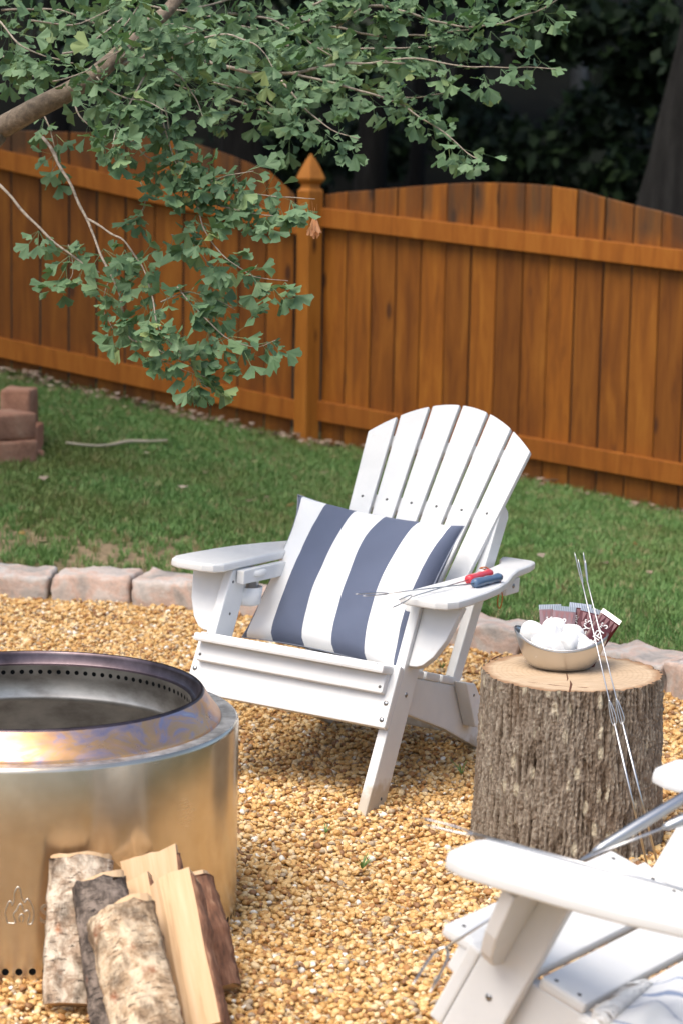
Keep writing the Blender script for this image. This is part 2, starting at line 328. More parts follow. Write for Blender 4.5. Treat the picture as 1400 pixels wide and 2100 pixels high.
# firewood
def birch(name, pale, mid, dark, spots):
    t = NT(name, mid, .85, 0, .2); v = t.coord('Object', (4.5, 4.5, 5)); rr = t.rnd()
    g = t.noise(v, 6, 6, .7, .6); col = t.ramp(g, [(.30, dark), (.44, mid), (.56, pale), (.75, tuple(min(1, c * 1.15) for c in pale))])
    v3 = t.coord('Object', (40, 40, 170)); ds = t.noise(v3, 1, 4, .7); col = t.mix(t.ramp(ds, [(.58, 0.), (.64, .9)]), col, dark)
    v2 = t.coord('Object', (1, 1, .8)); wv_ = t.n('ShaderNodeTexNoise'); wv_.inputs['Scale'].default_value = 60; wv_.inputs['Detail'].default_value = 4; t.l(v2, wv_.inputs['Vector']); sv = t.n('ShaderNodeVectorMath', operation='SCALE'); sv.inputs[3].default_value = .035; t.l(wv_.outputs['Color'], sv.inputs[0])
    sp = t.vor(t.vadd(v2, sv.outputs[0]), 21, 'F1'); lg_ = t.ramp(t.noise(v2, 9, 3), [(.36, .0), (.50, 1.)]); col = t.mix(t.math('MULTIPLY', t.ramp(sp, [(.10, .9), (.30, 0.)]), lg_), col, spots)
    col = t.mix(t.ramp(t.noise(t.coord('Object', (1, 1, .5)), 22, 5, .7), [(.46, 0.), (.62, .75)]), col, dark)
    t.color(col); t.bump(g, .7, .006); t.bump(ds, .5, .003); return t
reg('birchpale', birch('birch_bark_pale', (.60, .475, .33), (.42, .29, .175), (.085, .055, .036), (.23, .062, .022)))
reg('birchdark', birch('birch_bark_dark', (.24, .19, .155), (.10, .078, .063), (.028, .022, .020), (.42, .12, .045)))
reg('birchgrey', birch('birch_bark_papery', (.62, .525, .41), (.36, .26, .18), (.08, .058, .042), (.34, .13, .05)))
t = reg('split', NT('split_wood', (.7, .5, .3), .75, 0, .2)); v = t.coord('Object', (22, 22, 1.3)); g = t.noise(v, 2.2, 6, .65, .3)
col = t.ramp(g, [(.22, (.34, .19, .085)), (.42, (.56, .375, .21)), (.6, (.62, .43, .26)), (.8, (.70, .52, .34))]); kn = t.noise(t.coord('Object', (4, 4, 2.2)), 2.0, 3)
t.color(t.mix(t.ramp(kn, [(.64, 0.), (.74, .5)]), col, (.50, .25, .10))); t.bump(g, .4, .003)
t = reg('innerbark', NT('inner_bark', (.20, .09, .05), .9)); t.color(t.ramp(t.noise(t.coord('Object', (30, 30, 8)), 2.5, 5), [(.3, (.07, .035, .022)), (.55, (.22, .10, .055)), (.75, (.38, .22, .13))])); t.bump(t.noise(t.coord('Object', (20, 20, 3)), 3, 4), .5, .004)
t = reg('stick', NT('dry_stick', (.45, .38, .28), .85))

# ------------------------------------------------------------------ ground
RC, RR = Vector((-1.70, 5.0)), 3.27          # gravel circle
PX = {0: at(625, 905, Y=12.2)}
POST = at(628, 905, Y=12.2)
FL = at(0, 762, Y=12.0); FR = at(1400, 1056, Y=11.1)
fzx = [-9, -3.6, FL.x, (FL.x + POST.x) / 2, POST.x, FR.x, 3.6, 9]
fzz = [1.5, .84, FL.z, (FL.z + POST.z) / 2 - .01, POST.z, FR.z, -.2, -.5]
def fence_y(x): return float(np.interp(x, [-9, FL.x, POST.x, FR.x, 9], [11.5, FL.y, POST.y, FR.y, 11.1 - (9 - FR.x) * .6]))
def lawn_z(x, y):
    r = math.hypot(x - RC.x, y - RC.y)
    if r < RR + .02: return -.08
    fz = float(np.interp(x, fzx, fzz)); fy = fence_y(x)
    b = .075 if r < RR + .8 else .07
    tt = min(1, max(0, (y - 8.1) / max(.5, fy - 8.1))) if x < 0.3 else min(1, max(0, (y - 7.0) / (fy - 7.0)))
    tt = tt * tt * (3 - 2 * tt) * .6 + tt * .4
    z = b + (fz - b) * tt + .012 * noise.noise(Vector((x * 1.7, y * 1.7, 0))) + .008 * noise.noise(Vector((x * 6, y * 6, 3)))
    if r < RR + .10: z = -.02 + (z + .02) * max(0, (r - RR - .02) / .08)
    if y > fy + 1.0: z += min(1, (y - fy - 1) / 6) * .25
    if y > 22: z += (y - 22) * .33  # ground added rising behind the wood, blocks the sky to keep gaps dark
    if y < 0: z *= max(0, 1 + y / 4)
    return z
def grid_ground(name, xs, ys, mat):
    v = [(x, y, lawn_z(x, y)) for y in ys for x in xs]; nx = len(xs)
    f = [(j * nx + i, j * nx + i + 1, (j + 1) * nx + i + 1, (j + 1) * nx + i) for j in range(len(ys) - 1) for i in range(nx - 1)]
    return obj(name, pmesh(name, v, f), mat, smooth=True)
xs = [-260, -120, -60, -30, -18, -12, -9, -7] + list(np.arange(-5.6, 5.61, .1)) + [7, 9, 12, 18, 30, 60, 120, 260]
ys = [-260, -120, -60, -30, -15, -8, -4, -2, 0, 1, 1.5] + list(np.arange(2, 13.01, .1)) + [13.5, 14, 15, 16, 18, 20, 22, 24, 27, 30, 34, 40, 46, 52]
lawn = tag(grid_ground('lawn', xs, ys, MT['lawn']), kind='structure')
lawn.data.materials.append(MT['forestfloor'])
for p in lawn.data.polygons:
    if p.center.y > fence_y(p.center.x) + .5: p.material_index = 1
def soilmask(x, y):
    q = at(150, 1140, z=.08); d = ((x - q.x) / .95) ** 2 + ((y - q.y) / .50) ** 2
    a = max(0, 1.35 - d) * (.8 + .9 * noise.noise(Vector((x * 4, y * 4, 1))))
    q = at(600, 1180, z=.08); d = ((x - q.x) / .35) ** 2 + ((y - q.y) / .22) ** 2
    a += max(0, 1 - d) * .5
    a += .9 * max(0, noise.noise(Vector((x * 2.1, y * 1.5, 9))) - .28)
    fy = fence_y(x); a += max(0, 1 - abs(y - fy + .12) / .25) * (1.0 if x < 0 else .55)
    return min(1, max(0, a))
sa = lawn.data.attributes.new('soil', 'FLOAT', 'POINT'); sa.data.foreach_set('value', [soilmask(v.co.x, v.co.y) if abs(v.co.x) < 6 and 2 < v.co.y < 13 else 0 for v in lawn.data.vertices])

def gz(x, y):
    r = math.hypot(x - RC.x, y - RC.y)
    return -.022 + .014 * noise.noise(Vector((x * 1.3, y * 1.3, 5))) + .008 * noise.noise(Vector((x * 4, y * 4, 2))) + (.035 * max(0, (r - RR + .30) / .30) if r > RR - .30 else 0)
n = 80; v = [(RC.x, RC.y, gz(*RC))]; f = []; rings = 48
for i in range(1, rings + 1):
    for k in range(n):
        a = 2 * math.pi * k / n; r = (RR + .06) * i / rings; x, y = RC.x + r * math.cos(a), RC.y + r * math.sin(a); v.append((x, y, gz(x, y)))
for k in range(n): f.append((0, 1 + k, 1 + (k + 1) % n))
for i in range(rings - 1):
    for k in range(n):
        a = 1 + i * n; b = a + n; f.append((a + k, b + k, b + (k + 1) % n, a + (k + 1) % n))
gravel = tag(obj('gravel_bed', pmesh('gravel_bed', v, f), MT['gravelbed'], smooth=True), kind='structure')

# ---- scattering (only for uncountable stuff)
def proto_collection(name, meshes):
    c = bpy.data.collections.new(name)
    for me in meshes: c.objects.link(bpy.data.objects.new(me.name, me))
    return c
def scatter(name, surf_mesh, coll, density, smin, smax, zrot_only=False, tilt=.0, dens_attr=None, zoff=(0, 0), seed=1):
    o = lnk(bpy.data.objects.new(name, surf_mesh)); md = o.modifiers.new('scatter', 'NODES')
    ng = bpy.data.node_groups.new(name, 'GeometryNodeTree'); md.node_group = ng
    ng.interface.new_socket('Geometry', in_out='INPUT', socket_type='NodeSocketGeometry'); ng.interface.new_socket('Geometry', in_out='OUTPUT', socket_type='NodeSocketGeometry')
    N = lambda t: ng.nodes.new(t); L = ng.links.new
    gi, go = N('NodeGroupInput'), N('NodeGroupOutput')
    dp = N('GeometryNodeDistributePointsOnFaces'); dp.inputs['Density'].default_value = density; dp.inputs['Seed'].default_value = seed; L(gi.outputs[0], dp.inputs['Mesh'])
    if dens_attr:
        na = N('GeometryNodeInputNamedAttribute'); na.data_type = 'FLOAT'; na.inputs[0].default_value = dens_attr
        mu = N('ShaderNodeMath'); mu.operation = 'MULTIPLY'; mu.inputs[1].default_value = density; L(na.outputs[0], mu.inputs[0]); L(mu.outputs[0], dp.inputs['Density'])
    ci = N('GeometryNodeCollectionInfo'); ci.inputs[0].default_value = coll; ci.inputs[1].default_value = True; ci.inputs[2].default_value = True
    ip = N('GeometryNodeInstanceOnPoints'); L(dp.outputs['Points'], ip.inputs['Points']); L(ci.outputs[0], ip.inputs['Instance']); ip.inputs['Pick Instance'].default_value = True
    rv = N('FunctionNodeRandomValue'); rv.data_type = 'FLOAT_VECTOR'
    if zrot_only: rv.inputs[0].default_value = (-tilt, -tilt, 0); rv.inputs[1].default_value = (tilt, tilt, 6.283)
    else: rv.inputs[0].default_value = (-tilt, -tilt, 0); rv.inputs[1].default_value = (tilt, tilt, 6.283)
    L(rv.outputs[0], ip.inputs['Rotation'])
    rs = N('FunctionNodeRandomValue'); rs.data_type = 'FLOAT'; rs.inputs[2].default_value = smin; rs.inputs[3].default_value = smax; rs.inputs['Seed'].default_value = 5
    L(rs.outputs[1], ip.inputs['Scale'])
    sp = N('GeometryNodeSetPosition'); L(dp.outputs['Points'], sp.inputs[0]); L(sp.outputs[0], ip.inputs['Points'])
    ro = N('FunctionNodeRandomValue'); ro.data_type = 'FLOAT_VECTOR'; ro.inputs[0].default_value = (0, 0, zoff[0]); ro.inputs[1].default_value = (0, 0, zoff[1]); ro.inputs['Seed'].default_value = 9
    L(ro.outputs[0], sp.inputs['Offset']); L(ip.outputs[0], go.inputs[0])
    return tag(o, kind='stuff')
def pebble_mesh(k):
    bm = bmesh.new(); bmesh.ops.create_icosphere(bm, subdivisions=2, radius=1); sc = Vector((random.uniform(.8, 1.25), random.uniform(.65, 1.), random.uniform(.42, .75)))
    for q in bm.verts:
        d = 1 + .30 * noise.noise(q.co * 1.1 + Vector((k * 9.1, 3, 7))) + .10 * noise.noise(q.co * 2.6 + Vector((k * 5.1, 1, 2)))
        q.co = Vector((q.co.x * sc.x, q.co.y * sc.y, q.co.z * sc.z)) * d
    me = bpy.data.meshes.new('pebble'); bm.to_mesh(me); bm.free(); me.materials.append(MT['pebble'])
    for p in me.polygons: p.use_smooth = True
    return me
pcoll = proto_collection('pebble_shapes', [pebble_mesh(k) for k in range(9)])
def gravel_patch(x0, x1, y0, y1, st=.08):
    vs = {}; v = []; f = []
    def V(i, j):
        if (i, j) not in vs: x, y = x0 + i * st, y0 + j * st; vs[(i, j)] = len(v); v.append((x, y, gz(x, y)))
        return vs[(i, j)]
    for i in range(int((x1 - x0) / st)):
        for j in range(int((y1 - y0) / st)):
            cx, cy = x0 + (i + .5) * st, y0 + (j + .5) * st
            if math.hypot(cx - RC.x, cy - RC.y) > RR + .02: continue
            if math.hypot(cx + .645, cy - 4.85) < .36 or math.hypot(cx - .561, cy - 5.505) < .14: continue
            f.append((V(i, j), V(i + 1, j), V(i + 1, j + 1), V(i, j + 1)))
    return pmesh('gravel_patch', v, f)
o = scatter('gravel_pebbles', gravel_patch(-2.1, 1.7, 2.9, 8.4), pcoll, 8600, .0040, .0112, tilt=.75, zoff=(-.003, .009))
tag(o, 'golden brown pea gravel covering the fire pit circle', 'gravel')
# grass
def tuft_mesh(k, nb=11, h=.038):
    v = []; f = []
    for b in range(nb):
        a = random.uniform(0, 6.28); r = random.uniform(0, .022); bx, by = r * math.cos(a), r * math.sin(a)
        hh = h * random.uniform(.55, 1.15); ln = random.uniform(.1, .8) * hh; d = random.uniform(0, 6.28); w = random.uniform(.0013, .0022)
        px, py = -math.sin(d) * w, math.cos(d) * w; i = len(v)
        for q, (tt, ww) in enumerate(((0, 1), (.55, .85), (1, .1))):
            cx, cy, cz = bx + math.cos(d) * ln * tt ** 1.8, by + math.sin(d) * ln * tt ** 1.8, hh * tt * (1 - .12 * tt)
            v += [(cx - px * ww, cy - py * ww, cz), (cx + px * ww, cy + py * ww, cz)]
        f += [(i, i + 1, i + 3, i + 2), (i + 2, i + 3, i + 5, i + 4)]
    me = pmesh('grass_tuft', v, f); me.materials.append(MT['blade']); return me
tcoll = proto_collection('grass_shapes', [tuft_mesh(k) for k in range(8)])
v = []; f = []; vs = {}; st = .08
def LV(i, j):
    if (i, j) not in vs: x, y = -3.4 + i * st, 6.2 + j * st; vs[(i, j)] = len(v); v.append((x, y, lawn_z(x, y)))
    return vs[(i, j)]
for i in range(int(7.4 / st)):
    for j in range(int(6.4 / st)):
        cx, cy = -3.4 + (i + .5) * st, 6.2 + (j + .5) * st
        if math.hypot(cx - RC.x, cy - RC.y) < RR + .22 or cy > fence_y(cx) + .12 or abs(cx) > .19 * cy + .9: continue
        f.append((LV(i, j), LV(i + 1, j), LV(i + 1, j + 1), LV(i, j + 1)))
me = pmesh('grass_patch', v, f); da = me.attributes.new('dens', 'FLOAT', 'POINT')
da.data.foreach_set('value', [max(.14, 1 - soilmask(q.co.x, q.co.y) * .95) for q in me.vertices])
o = scatter('lawn_grass', me, tcoll, 2700, .7, 1.3, True, .18, 'dens', seed=3); tag(o, 'short green lawn grass between the stone edging and the fence', 'grass')

# ------------------------------------------------------------------ fence
fence = empty('wooden_fence', 'orange-brown stained wooden picket fence with arched top behind the lawn', 'fence', POST)
def fpart(name, bm, mat, parent=None):
    bmesh.ops.translate(bm, verts=bm.verts, vec=-POST) if parent is None else None
    return obj(name, bm, mat, parent or fence)
def panel(P0, P1, upr, lor, base, archu, archh, umax, sgn):
    """P0 the post, P1 a point of the panel; upr/lor/base: z at P0,P1"""
    d = (P1 - P0); d.z = 0; Lh = d.length; d.normalize(); nrm = Vector((d.y, -d.x, 0));  nrm = nrm if nrm.y < 0 else -nrm
    lerp = lambda a, u: a[0] + (a[1] - a[0]) * u
    W_, x = .148, .05
    while x < Lh * umax:
        wd = W_ * random.uniform(.96, 1.03); u0, u1 = x / Lh, (x + wd) / Lh
        gap = random.choice((.004, .006, .009)); bm = bmesh.new(); dep = random.uniform(-.002, .003); vs = []
        for u, e in ((u0, 0), (u1, -gap)):
            p = P0 + d * (u * Lh + e)
            for zz in (min(lerp(base, u0), lerp(base, u1)) - .04, lerp(upr, u) + float(np.interp(u, archu, archh)) + random.uniform(-.002, .002)):
                for k in (0, .018): vs.append(bm.verts.new(Vector((p.x, p.y, zz)) - nrm * (k + dep + .0)))
        for q in ((0, 1, 3, 2), (4, 6, 7, 5), (0, 4, 5, 1), (2, 3, 7, 6), (0, 2, 6, 4), (1, 5, 7, 3)): bm.faces.new([vs[i] for i in q])
        bmesh.ops.recalc_face_normals(bm, faces=bm.faces)
        cx = (vs[0].co + vs[4].co) / 2; bot = Vector((cx.x, cx.y, vs[0].co.z)); bmesh.ops.translate(bm, verts=bm.verts, vec=-bot)
        o = obj('board', bev(bm, .0025, 1), MT['board'], fence); o.location = bot - POST
        x += wd
    for zs, hh, nm in ((upr, .098, 'upper'), (lor, .104, 'lower')):
        a = P0 + d * .03; b = P0 + d * (Lh * umax); bm = bmesh.new(); vs = []
        for p, u in ((a, .03 / Lh), (b, umax)):
            for zz in (lerp(zs, u), lerp(zs, u) - hh):
                for k in (.003, .042): vs.append(bm.verts.new(Vector((p.x, p.y, zz)) + nrm * k))
        for q in ((0, 1, 3, 2), (4, 6, 7, 5), (0, 4, 5, 1), (2, 3, 7, 6), (0, 2, 6, 4), (1, 5, 7, 3)): bm.faces.new([vs[i] for i in q])
        bmesh.ops.recalc_face_normals(bm, faces=bm.faces); fpart('rail', bev(bm, .004, 2), MT['rail'])
    return d
dl = panel(Vector((POST.x - .03, POST.y, 0)), Vector((FL.x, FL.y, 0)), (at(600, 445, Y=12.2).z, at(0, 306, Y=12).z), (at(600, 822, Y=12.2).z, at(0, 690, Y=12).z), (POST.z, FL.z),
           [0, .09, .28, .42, .6, .8, 1.0, 1.2], [.06, .185, .24, .25, .22, .155, .10, .06], 1.9, -1)
dr = panel(Vector((POST.x + .03, POST.y, 0)), Vector((FR.x, FR.y, 0)), (at(655, 424, Y=12.2).z, at(1400, 514, Y=11.1).z), (at(655, 818, Y=12.2).z, at(1400, 950, Y=11.1).z), (POST.z, FR.z),
           [0, .18, .37, .52, .68, .84, 1.0, 1.4], [.060, .125, .19, .225, .235, .185, .145, .05], 2.0, 1)
def post(loc, rz, ztop, par):
    hw = .048; zb = loc.z - .05
    bm = box(-hw, hw, -hw, hw, zb, ztop, .006, 2); M_ = Matrix.Rotation(rz, 4, 'Z')
    bmesh.ops.transform(bm, matrix=Matrix.Translation((loc.x, loc.y, 0)) @ M_, verts=bm.verts); p = fpart('post', bm, MT['post'])
    prof = [(hw, ztop - .004), (hw * .72, ztop + .014), (hw * .70, ztop + .030), (hw * 1.05, ztop + .052), (hw * 1.10, ztop + .062), (hw * .80, ztop + .105), (hw * .40, ztop + .152), (.002, ztop + .186)]
    bm = bmesh.new(); rg = [[bm.verts.new((r * sx, r * sy, z)) for sx, sy in ((-1, -1), (1, -1), (1, 1), (-1, 1))] for r, z in prof]
    for a, b in zip(rg, rg[1:]):
        for k in range(4): bm.faces.new((a[k], a[(k + 1) % 4], b[(k + 1) % 4], b[k]))
    bm.faces.new(rg[-1]); bmesh.ops.transform(bm, matrix=Matrix.Translation((loc.x, loc.y, 0)) @ M_, verts=bm.verts)
    fpart('post_cap', bm, MT['post'])
post(Vector((POST.x, POST.y - .05, POST.z)), R_(42), at(630, 390, Y=12.2).z, fence)

# ------------------------------------------------------------------ woodland behind
def wood_tree(px, Y, wpx, label, mat='treebark', lean=0., h=9., flare=1.2):
    p = at(px, 330, Y=Y); bz = lawn_z(p.x, Y); r = wpx / 2 / FPX * Y
    tr = empty('woodland_tree', label, 'tree', (p.x, Y, bz), 'trees of the dark wood behind the fence')
    pts = []; rs = []
    for k in range(13):
        z = h * k / 12; pts.append((lean * (z - 1.6) + .05 * math.sin(z + px), .04 * math.cos(z * 1.3 + px), z)); rs.append(r * (1 - .05 * z) * (1 + (flare - 1) * math.exp(-z / .6)))
    bm = tube(pts, rs, 18); bmesh.ops.subdivide_edges(bm, edges=[e for e in bm.edges if abs(e.verts[0].co.z - e.verts[1].co.z) > .3], cuts=5)
    for q in bm.verts: q.co += Vector((q.co.x - np.interp(q.co.z, [a[2] for a in pts], [a[0] for a in pts]), q.co.y, 0)) * .12 * noise.noise(Vector((q.co.x * 6, q.co.y * 6, q.co.z * 1.2)) + Vector((px, 0, 0)))
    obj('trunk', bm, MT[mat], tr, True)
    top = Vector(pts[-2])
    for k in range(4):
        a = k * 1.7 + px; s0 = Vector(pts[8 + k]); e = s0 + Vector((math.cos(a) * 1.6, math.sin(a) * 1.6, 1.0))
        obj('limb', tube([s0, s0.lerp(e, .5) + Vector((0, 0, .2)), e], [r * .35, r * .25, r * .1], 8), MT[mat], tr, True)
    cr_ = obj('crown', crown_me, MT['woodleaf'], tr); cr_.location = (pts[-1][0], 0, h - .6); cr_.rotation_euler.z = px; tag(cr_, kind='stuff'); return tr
def leaf_cloud(centres, rad, nleaf, size, flat=.7, name='foliage'):
    c = np.array(centres); k = rng.integers(0, len(c), nleaf); d = rng.normal(size=(nleaf, 3)); d /= np.linalg.norm(d, axis=1)[:, None]
    rad = np.array(rad)[k] if hasattr(rad, '__len__') else np.full(nleaf, rad)
    p = c[k] + d * (rad * rng.random(nleaf) ** .4)[:, None] * np.array([1, 1, flat])
    a = rng.normal(size=(nleaf, 3)); a /= np.linalg.norm(a, axis=1)[:, None]; b = np.cross(a, rng.normal(size=(nleaf, 3))); b /= np.linalg.norm(b, axis=1)[:, None]
    s = size * (.6 + .8 * rng.random(nleaf))[:, None]; w = s * .55
    v = np.stack([p - a * s, p + b * w, p + a * s, p - b * w], 1).reshape(-1, 3); f = np.arange(nleaf * 4).reshape(-1, 4)
    return npmesh(name, v, f)
crown_me = leaf_cloud([(random.uniform(-1.8, 1.8), random.uniform(-1.8, 1.8), random.uniform(-1.8, 2.)) for _ in range(16)], 1.0, 5200, .10, .7, 'crown')
wood_tree(490, 17.5, 105, 'grey furrowed tree trunk behind the arched fence panel left of the post', lean=-.01)
wood_tree(765, 19, 66, 'grey-brown slim tree trunk behind the fence just right of the post', lean=.0)
wood_tree(848, 22, 34, 'thin dark tree trunk between the grey-brown trunk and pale-barked tree', lean=.01)
wood_tree(1168, 21, 40, 'pale-barked tree with a whitish streak behind the fence', 'palebark', lean=.005)
wood_tree(1395, 15.2, 165, 'massive near-black leaning tree trunk right behind the fence', lean=.20, flare=1.1)
wood_tree(960, 26, 60, 'dark straight tree trunk deep in the wood behind the fence', lean=-.005)
wood_tree(330, 23, 60, 'dark tree trunk deep in the wood behind the ginkgo leaves', lean=.01)
wood_tree(100, 19, 80, 'dark trunk in the wood behind the fence under the ginkgo limb', lean=.01)
wood_tree(1080, 30, 55, 'faint far tree trunk deep in the wood beside the pale-barked tree', lean=.0)
cs = []; rd = []
for k in range(110):
    Y = random.uniform(15.5, 34); X = random.uniform(-.22, .22) * Y; z = lawn_z(X, Y) + random.uniform(.6, 6.5)
    if Y < 18 and z < 2.4: z += 1.2
    cs.append((X, Y, z)); rd.append(random.uniform(.5, 1.3))
for px, py, Y, r in ((1330, 80, 18, .42), (1310, 150, 18.5, .35), (1270, 370, 19, .35), (1230, 380, 21, .4), (1180, 60, 17, .4), (1240, 250, 20, .5), (620, 330, 21, .45), (1080, 330, 20, .5)):
    p = at(px, py, Y=Y); cs.append(tuple(p)); rd.append(r)
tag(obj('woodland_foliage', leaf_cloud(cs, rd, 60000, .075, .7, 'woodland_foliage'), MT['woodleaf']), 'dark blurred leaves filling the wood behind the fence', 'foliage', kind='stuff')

# ------------------------------------------------------------------ edging stones
def rough_block(L_, D_, H_, seed, amp=.012, cuts=4):
    bm = box(-L_ / 2, L_ / 2, -D_ / 2, D_ / 2, 0, H_, .012, 2); bmesh.ops.subdivide_edges(bm, edges=[e for e in bm.edges if e.calc_length() > .04], cuts=cuts, use_grid_fill=True)
    bmesh.ops.triangulate(bm, faces=[f_ for f_ in bm.faces if len(f_.verts) > 4])
    for q in bm.verts:
        o_ = Vector((seed * 3.1, seed * 1.7, 0)); q.co += amp * noise.noise_vector(q.co * 9 + o_) + amp * .5 * noise.noise_vector(q.co * 26 + o_)
    return bm
ang0 = math.atan2(at(94, 1240, z=0).y - RC.y, at(94, 1240, z=0).x - RC.x); pit = .315 / (RR + .09)
desc = {-4: 'far along the curve past the frame of brick blocks', -3: 'grey tumbled edging stone three stones from the pinkish tan one, away from the chair', -2: 'weathered grey edging stone two stones from the pinkish tan one, away from the chair', -1: 'pale grey tumbled edging stone next to the pinkish tan one, away from the chair',
        0: 'pinkish tan tumbled edging stone on the gravel border below the bare soil patch', 1: 'grey-pink tumbled edging stone beside the chair\'s cup holder arm', 2: 'edging stone half hidden behind the chair leg and striped pillow',
        3: 'edging stone hidden behind the striped pillow', 4: 'edging stone behind the seat of the white chair', 5: 'brown-grey edging stone seen through the white chair\'s rear struts', 6: 'tan edging stone between the white chair and the bowl on the stump',
        7: 'edging stone behind the tree stump under the bowl', 8: 'edging stone behind the stump next to the chocolate bars', 9: 'pink-tan edging stone on the lawn edge just past the stump', 10: 'pink edging stone two past the stump on the lawn edge', 11: 'edging stone three past the stump on the lawn edge'}
for k in range(-3, 12):
    a = ang0 - (k + .5) * pit; x, y = RC.x + (RR + .10) * math.cos(a), RC.y + (RR + .10) * math.sin(a)
    L_ = .290 + random.uniform(-.014, .008); H_ = .138 + random.uniform(-.014, .012)
    o = obj('edging_stone', rough_block(L_, .19, H_, k + 20, .017, 6), MT['edging'], smooth=True); o.location = (x, y, -.035 + random.uniform(-.008, .008)); o.rotation_euler = (random.uniform(-.04, .04), random.uniform(-.03, .03), a - math.pi / 2 + random.uniform(-.05, .05))
    tag(o, desc[k], 'edging stone', 'stones edging the gravel circle')

def march(px, py, up=0.):
    d_ = ray(px, py); tt = 6.0
    while CAMH + d_.z * tt > lawn_z(d_.x * tt, d_.y * tt) + up and tt < 13.5: tt += .01
    return Vector((0, 0, CAMH)) + d_ * tt
# red wall blocks at the left
def wall_block(cx, cy, z, L_, D_, H_, rz, label, s_):
    o = obj('wall_block', rough_block(L_, D_, H_, s_, .006, 2), MT['redblock'], smooth=True); o.location = (cx, cy, z); o.rotation_euler.z = rz; return tag(o, label, 'wall block', 'red blocks stacked on the lawn')
B0 = march(20, 952); by, bz = B0.y, B0.z
for (px, dy, z, L_, D_, H_, rz, lb) in (
    (2, .06, -.02, .22, .19, .125, .75, 'lowest tan-red wall block of the stack on the lawn'),
    (-6, .06, .107, .25, .19, .115, .78, 'dark red wall block in the middle of the stack'),
    (33, .33, .105, .135, .17, .195, -.1, 'square red wall block on top of the stack'),
    (58, .27, -.02, .085, .15, .17, -.1, 'narrow upright red block at the right of the stack'),
    (-75, .02, -.02, .26, .2, .125, .75, 'red wall block continuing the stack away from the stick')):
    wall_block((px - 700) / FPX * (by + dy) , by + dy, bz + z, L_, D_, H_, rz, lb, px * .3 + 5)
p = march(76, 942); o = obj('broken_block', rough_block(.07, .06, .05, 77, .01, 2), MT['redblock'], smooth=True); o.location = p - Vector((0, 0, .01)); tag(o, 'small broken red block piece at the foot of the stack', 'block piece')
# stick on the lawn, litter and fallen leaves
pts = [march(px, py, .045) for px, py in ((136, 908), (180, 913), (220, 913), (265, 905), (305, 905), (343, 903))]
tag(obj('fallen_stick', tube(smooth_path(pts), [.0055] * 12 + [.0075] * 8 + [.005] * 6, 8), MT['stick'], smooth=True), 'thin pale bent stick lying on the grass near the red blocks', 'stick')
nl = 560; v = []; f = []
for k in range(nl):
    u = random.random(); x = -2.2 + u * 2.2 if k % 5 else random.uniform(-.1, 1.7); y = fence_y(x) - abs(random.gauss(0, .13)) - .03
    if random.random() < .10: x, y = random.uniform(-2.0, 1.6), random.uniform(8.6, 12.)
    if math.hypot(x - RC.x, y - RC.y) < RR + .25: continue
    c = Vector((x, y, lawn_z(x, y) + random.uniform(.01, .045))); e = Matrix.Rotation(random.uniform(0, 6.3), 3, 'Z') @ Matrix.Rotation(random.uniform(-.7, .7), 3, 'X'); s_ = random.uniform(.012, .028); i = len(v)
    v += [c + e @ Vector(q) * s_ for q in ((-1, 0, .25), (0, -.55, 0), (1, 0, .3), (0, .55, 0))]; f.append((i, i + 1, i + 2, i + 3))
tag(obj('leaf_litter', pmesh('leaf_litter', v, f), MT['litter']), 'dry brown leaves gathered along the foot of the fence', 'leaf litter', kind='stuff')

# ------------------------------------------------------------------ folding garden chair
def leg_d(z): return .052 + .4517 * z
LT = Vector((0, .4517, 1)).normalized(); LN = Vector((0, -1, .4517)).normalized()       # along the leg, and forward off it
def slab(poly3, thick, nrm, b=.004):
    """plate: 3-D outline extruded backwards by thick along -nrm"""
    bm = bmesh.new(); n_ = len(poly3)
    a = [bm.verts.new(p) for p in poly3]; c = [bm.verts.new(Vector(p) - Vector(nrm) * thick) for p in poly3]
    bm.faces.new(a); bm.faces.new(c[::-1])
    for i in range(n_): bm.faces.new((a[i], c[i], c[(i + 1) % n_], a[(i + 1) % n_]))
    bmesh.ops.recalc_face_normals(bm, faces=bm.faces); return bev(bm, b, 2)
bv, bf = lathe([(0, .003), (.0035, .0028), (.0062, .0012), (.0066, 0), (.0066, -.004)], 10); bolt_me = pmesh('bolt', bv, bf); bolt_me.materials.append(MT['bolt'])
bv, bf = lathe([(0, .0012), (.003, .0012), (.0042, 0), (.0042, -.003)], 8); screw_me = pmesh('screw', bv, bf); screw_me.materials.append(MT['screw'])
for me in (bolt_me, screw_me):
    for p in me.polygons: p.use_smooth = True
BT = Vector((0, math.sin(R_(36)), math.cos(R_(36)))); BN = Vector((0, -math.cos(R_(36)), math.sin(R_(36)))); BO = Vector((0, .865, .675))
SEATN = Vector((0, .235, 1)).normalized(); SEATT = Vector((0, 1, -.235)).normalized()
def seat_z(d): return .301 - .235 * (d - .35)
ARM_FALL = .0                               # fall of the arms towards the back
def fall(bm):
    for q in bm.verts: q.co.z -= ARM_FALL * (q.co.y - .2)
    return bm
